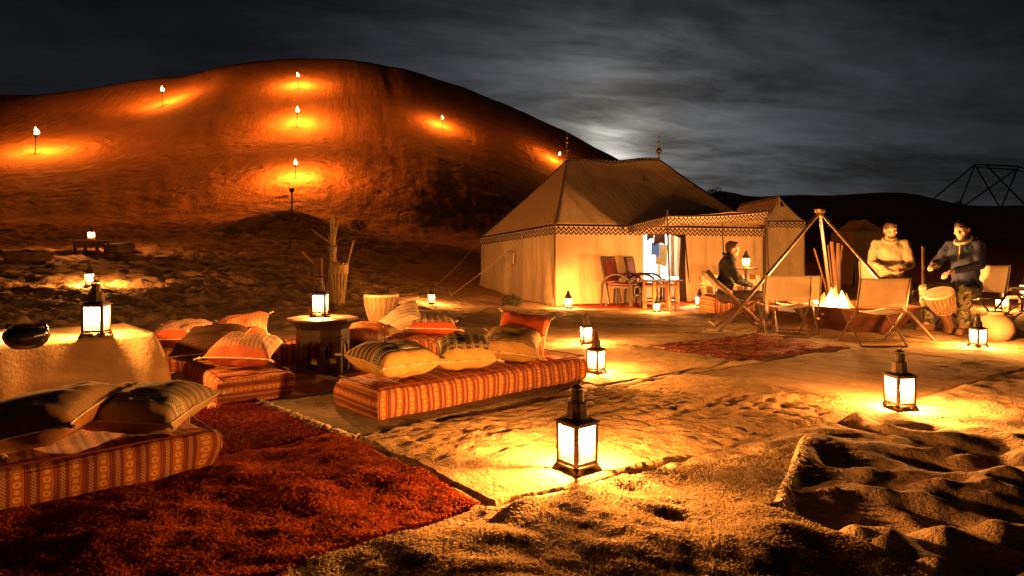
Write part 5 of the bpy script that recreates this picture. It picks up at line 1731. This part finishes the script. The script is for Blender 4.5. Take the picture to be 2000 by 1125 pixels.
MAT['clay'] = pmat('pale clay', (.46, .30, .17), .8, 0, .15, 5, .3, 30)
t = thing('clay_pot', 'round pale clay pot on the sand behind the lantern', 'pot', (6.52, 8.28, surf(6.52, 8.28) - .01))
m = MB(); m.lathe([(.10, 0), (.16, .03), (.215, .13), (.21, .24), (.16, .32), (.10, .35), (.095, .375), (.12, .39), (.10, .39), (.08, .36)], 28); m.obj('body', 'clay', t)
m = MB(); m.tube([(.20, 0, .25), (.26, 0, .30), (.20, 0, .35), (.11, 0, .36)], .016, 8); m.obj('handle', 'clay', t)

# ------------------------------------------------------------------ armchairs and glass table at the tent door
MAT['redleather'] = pmat('red leather', (.15, .022, .014), .5, 0, .3, 7, .3, 50, .003, spec=.4)


def armchair(x, y, rz, label):
    t = thing('wooden_armchair', label, 'armchair', (x, y, surf(x, y)), R(rz), 'armchairs at the tent door')
    for sx in (-1, 1):
        a = sx * .29; pts = []
        for k in range(13):
            an = math.pi * k / 12; pts.append((a, .02 - math.cos(an) * .36, .40 + math.sin(an) * .30))
        m = MB(); m.tube([(a, -.36, .0)] + pts + [(a, .38, .18), (a, .37, 0)], .026, 8); m.obj('arm_hoop', 'darkwood', t)
        m = MB(); m.box((a * .93, -.27, .55), (.05, .05, 1.02), Matrix.Rotation(R(10), 3, 'X')); m.obj('back_post', 'darkwood', t)
        m = MB(); m.box((a * .85, .32, .21), (.05, .05, .42)); m.obj('leg', 'darkwood', t)
        m = MB(); m.box((a * .85, -.26, .20), (.05, .05, .42)); m.obj('leg', 'darkwood', t)
    m = MB(); m.box((0, .03, .42), (.54, .62, .05)); m.obj('seat_frame', 'darkwood', t)
    soft_box(.50, .56, .07, .03, .05, .01, 4).obj('seat_pad', 'redleather', t, 60); t.children[-1].location = (0, .03, .445)
    m = MB(); m.box((0, -.30, .76), (.44, .035, .46), Matrix.Rotation(R(10), 3, 'X')); m.obj('backrest', 'redleather', t)
    m = MB(); m.box((0, -.36, 1.03), (.56, .055, .10), Matrix.Rotation(R(10), 3, 'X')); r_ = m.obj('top_rail', 'darkwood', t)
    for k in range(6):
        m = MB(); m.ell((-.21 + k * .084, -.325, 1.035), (.014, .012, .014), None, 8, 6); m.obj('stud', 'brass', r_)
    m = MB(); m.box((0, .33, .24), (.50, .03, .04)); m.obj('stretcher', 'darkwood', t)
    return t


armchair(2.42, 13.50, -128, 'dark wooden armchair with red leather, the left of the two by the tent door')
armchair(3.00, 13.95, -118, 'dark wooden armchair with red leather partly hidden behind its twin')
MAT['midwood'] = pmat('reddish wood', (.24, .11, .045), .6, 0, .35, 4, .4, 30, .004, (6, 6, .8))
MAT['glass'] = pmat('table glass', (.30, .30, .28), .05, 0, .1, 3, 0, spec=.9)


def glass_table(x, y):
    t = thing('round_glass_table', 'round glass topped table on wooden legs at the tent door', 'table', (x, y, surf(x, y)))
    m = MB(); m.lathe([(.44, .600), (.455, .606), (.455, .614), (.44, .620)], 40); m.obj('glass_top', 'glass', t, 30)
    m = MB(); m.lathe([(.442, .588), (.458, .588), (.458, .6), (.442, .6)], 40); m.obj('rim', 'darkwood', t)
    for k in range(8):
        a = k * math.pi / 4 + .2; r = .36; m = MB(); m.box((math.cos(a) * r, math.sin(a) * r, .292), (.07, .045, .585), Matrix.Rotation(a, 3, 'Z')); m.obj('leg', MAT['midwood'], t)
    for zz in (.14, .50):
        m = MB(); m.tube([(math.cos(a) * .36, math.sin(a) * .36, zz) for a in np.linspace(0, 2 * math.pi, 25)[:-1]], .022, 6, closed=True); m.obj('ring', MAT['midwood'], t)
    return t


glass_table(3.14, 12.98)
t = thing('glass_ashtray', 'small dish on the round glass table', 'dish', (3.2, 12.95, surf(3.14, 12.98) + .62)); m = MB(); m.lathe([(.03, 0), (.06, .025), (.055, .03), (.02, .008)], 14); m.obj('dish', 'brass', t); m = MB(); m.tube([(math.cos(a) * .058, math.sin(a) * .058, .028) for a in np.linspace(0, 6.28, 17)[:-1]], .004, 5, closed=True); m.obj('rim', 'brass', t)

# ------------------------------------------------------------------ inside the big tent
MAT['blanket'] = pmat('white blanket', (.80, .80, .82), .9, 0, .05, 4, .4, 20, .01)
MAT['bedbase'] = pmat('tan bed base', (.52, .42, .28), .9)
zb = surf(3.5, 16.2)
t = thing('tent_bed', 'white bed seen through the lit tent doorway', 'bed', (3.75, 16.5, zb), math.atan2(1.6, 5.35))
soft_box(1.9, 1.3, .34, .05, .08, .01, 2).obj('base', MAT['bedbase'], t, 60)
o = soft_box(1.94, 1.34, .22, .09, .06, .02, 6).obj('blanket', 'blanket', t, 60); o.location = (0, 0, .33)
for k in (-.3, .35):
    o = soft_box(.6, .4, .16, .07, .05, .02, 8).obj('pillow', 'blanket', t, 60); o.location = (-.62, k, .55)
t = thing('tent_lamp', 'white lamp hung from the tent ridge inside', 'lamp', (3.2, 15.75, 2.25))
m = MB(); m.lathe([(.02, .12), (.10, .06), (.12, 0), (.115, 0)], 16, cap=False); m.obj('shade', 'white' if 'white' in MAT else 'blanket', t)
m = MB(); m.tube([(0, 0, .12), (.3, .4, 1.05)], .006, 5); m.obj('cord', 'black', t)
light('tent_lamp_light', (0, 0, -.06), (.93, .96, 1.0), 900, .06, t)
d = (FR - FL); du = d.normalized(); n = Vector((d.y, -d.x, 0)).normalized()
MAT['browncloth'] = pmat('brown cloth', (.05, .022, .012), .95); MAT['bluecloth'] = pmat('blue cloth', (.05, .16, .75), .9); MAT['greencloth'] = pmat('khaki cloth', (.24, .24, .13), .9)
def hung(name, px0, px1, y0, y1, mat, label, inset=.25, cat='cloth', seed=1):
    def wp(px):
        k = (px - 1000) / FPX; s = (k * (FL.y - n.y * inset) - (FL.x - n.x * inset)) / (d.x - k * d.y); return FL + d * s - n * inset
    a, b = wp(px0), wp(px1); Y = (a.y + b.y) / 2; z0 = CAM_H + (HOR - y0) / FPX * Y; z1 = CAM_H + (HOR - y1) / FPX * Y
    t = thing(name, label, cat, (a.x, a.y, z1), 0, 'clothes hung in the doorway'); dv = b - a
    m = MB(); m.grid(lambda u, v: dv * (.5 + (u - .5) * (1 - .15 * v * math.sin(seed))) + n * (.03 * math.sin(u * 8 + seed) * (1 - v * .5)) + Vector((0, 0, (z0 - z1) * v - .03 * math.sin(u * 5 + seed) * (1 - v))), 12, 10); m.obj('cloth', mat, t, 60, .012)
    m = MB(); m.tube([dv * .5 + Vector((0, 0, z0 - z1)), dv * .5 + Vector((0, 0, 1.86 - z1))], .005, 5); m.obj('cord', 'rope', t)
hung('hanging_cloth', 1262, 1276, 449, 468, 'browncloth', 'small dark cloth hung at the upper left of the lit doorway', .2)
hung('hanging_cloth', 1276, 1300, 450, 477, 'browncloth', 'larger dark cloth hung beside the small one in the lit doorway', .22, seed=2)
hung('hanging_shirt', 1272, 1288, 474, 500, 'bluecloth', 'blue shirt hung in the lit doorway', .34, 'shirt', 3)
hung('hanging_shirt', 1282, 1303, 478, 518, 'greencloth', 'long khaki shirt hung in the lit doorway', .45, 'shirt', 4)

# ------------------------------------------------------------------ sofa, side table, more lanterns
t = thing('low_sofa', 'low sofa with patterned cushions by the tent wall behind the man in black', 'sofa', (4.55, 12.35, surf(4.55, 12.3)), R(8))
soft_box(1.35, .65, .34, .05, .06, .01, 9).obj('seat', 'bench', t, 50)
for k in range(2): o = soft_box(.62, .2, .46, .08, .05, .02, 3 + k).obj('back_cushion', 'pl6', t, 60); o.location = (-.33 + k * .66, .24, .32); o.rotation_euler = (R(-12), 0, 0)
x, y = (1457 - 1000) / FPX * 11.6, 11.6; zt = CAM_H - 23 / FPX * 11.6
t = thing('side_table', 'slim round side table holding a lantern behind the man in black', 'table', (x, y, surf(x, y))); hh = zt - surf(x, y)
m = MB(); m.lathe([(.20, hh - .03), (.22, hh - .02), (.22, hh), (.2, hh)], 20); m.obj('top', 'darkwood', t)
m = MB(); m.lathe([(.14, 0), (.12, .03), (.03, .06), (.025, hh * .5), (.04, hh * .55), (.025, hh * .6), (.03, hh - .03)], 12); m.obj('stem', 'darkwood', t)
lantern((x, y, zt + .002), .36, 25, 272, 'lantern on the slim side table behind the man in black')
x, y = G(1955, 606); lantern((x, y, surf(x, y)), .46, 10, 326, 'lantern on the sand at the right edge behind the drummer\'s chair')
x, y = 10.35, 12.4; t = thing('low_stool', 'low stool at the right edge carrying a lantern', 'stool', (x, y, surf(x, y)))
m = MB(); m.box((0, 0, .28), (.5, .4, .05)); m.obj('top', 'wood', t)
for a in (-1, 1):
    for b in (-1, 1): m = MB(); m.box((a * .2, b * .15, .13), (.05, .05, .27)); m.obj('leg', 'wood', t)
lantern((x, y, surf(x, y) + .307), .46, 30, 326, 'lantern on the low stool at the right edge')

# ------------------------------------------------------------------ bare dome frame on the right, shrubs
def dome():
    Y = 116.0
    def W(px, py, dy=0): return Vector(((px - 1000) / FPX * (Y + dy), Y + dy, CAM_H + (HOR - py) / FPX * (Y + dy)))
    t = thing('dome_frame', 'bare dark metal frame of an unfinished dome against the sky', 'frame')
    def bar(a, b):
        m = MB(); m.tube([a, b], .13, 6); m.obj('strut', 'iron', t)
    A, B, A2, B2 = W(1905, 321), W(1989, 325), W(1907, 327, 4), W(1984, 331, 4)
    def down(a, px, py, dy): b = W(px, py, dy); k = (a.z - 6) / max(.1, (a.z - b.z)); return a + (b - a) * k
    bar(A, B); bar(A2, B2); bar(A, A2); bar(B, B2)
    C_ = W(2062, 352, 0); bar(B, C_); bar(B2, C_)
    for a, px, py, dy in ((A, 1828, 384, -.5), (A, 1875, 396, -1), (A2, 1950, 400, 2), (B2, 1888, 398, 2), (B, 1958, 400, -1), (A.lerp(B, .25), 1998, 396, 0), (C_, 2020, 398, 0), (C_, 2110, 400, 1)):
        bar(a, down(a, px, py, dy))


dome()
MAT['shrub'] = pmat('dry shrub', (.045, .05, .02), .9, 0, .4, 9, 0)


def shrub(px, py, hpx, label, d0, seed):
    x, y, z = T(px, py, d0, 125); s = hpx / FPX * y; g = np.random.default_rng(seed)
    t = thing('shrub', label, 'shrub', (x, y, float(ground_z(np.array([x]), np.array([y]))[0]) - .05 * s)); N = 700
    a = g.random(N) * 6.28; r = np.sqrt(g.random(N)) * .8 * s; h = g.random(N) ** .7 * s * (1 - .5 * (r / (.8 * s)) ** 2)
    c = np.stack([np.cos(a) * r, np.sin(a) * r, h], 1); dv = g.normal(0, 1, (N, 3)) * s * .09; dw = g.normal(0, 1, (N, 3)) * s * .02
    v = np.stack([c - dw, c + dw, c + dv], 1).reshape(-1, 3); f = np.arange(3 * N).reshape(-1, 3)
    o = np_mesh('crown', v, f, 'shrub', smooth=False); o.parent = t
    for k in range(6):
        m = MB(); an = k * 1.05; m.tube([(0, 0, 0), (math.cos(an) * s * .2, math.sin(an) * s * .2, s * .4), (math.cos(an) * s * .45, math.sin(an) * s * .45, s * .75)], [s * .03, s * .02, s * .006], 5); m.obj('stem', 'darkwood', t)


shrub(1397, 388, 26, 'shrub on the dark skyline right of the tent peak', 60, 1)
shrub(1870, 402, 12, 'tiny shrub on the skyline under the dome frame', 60, 2)
shrub(455, 462, 22, 'dark scrub at the left foot of the hump below the dune', 15, 3)
shrub(700, 446, 20, 'dark scrub at the right of the hump below the dune', 15, 4)
shrub(1000, 598, 26, 'sparse dry grass at the foot of the left tent wall', 8, 5)
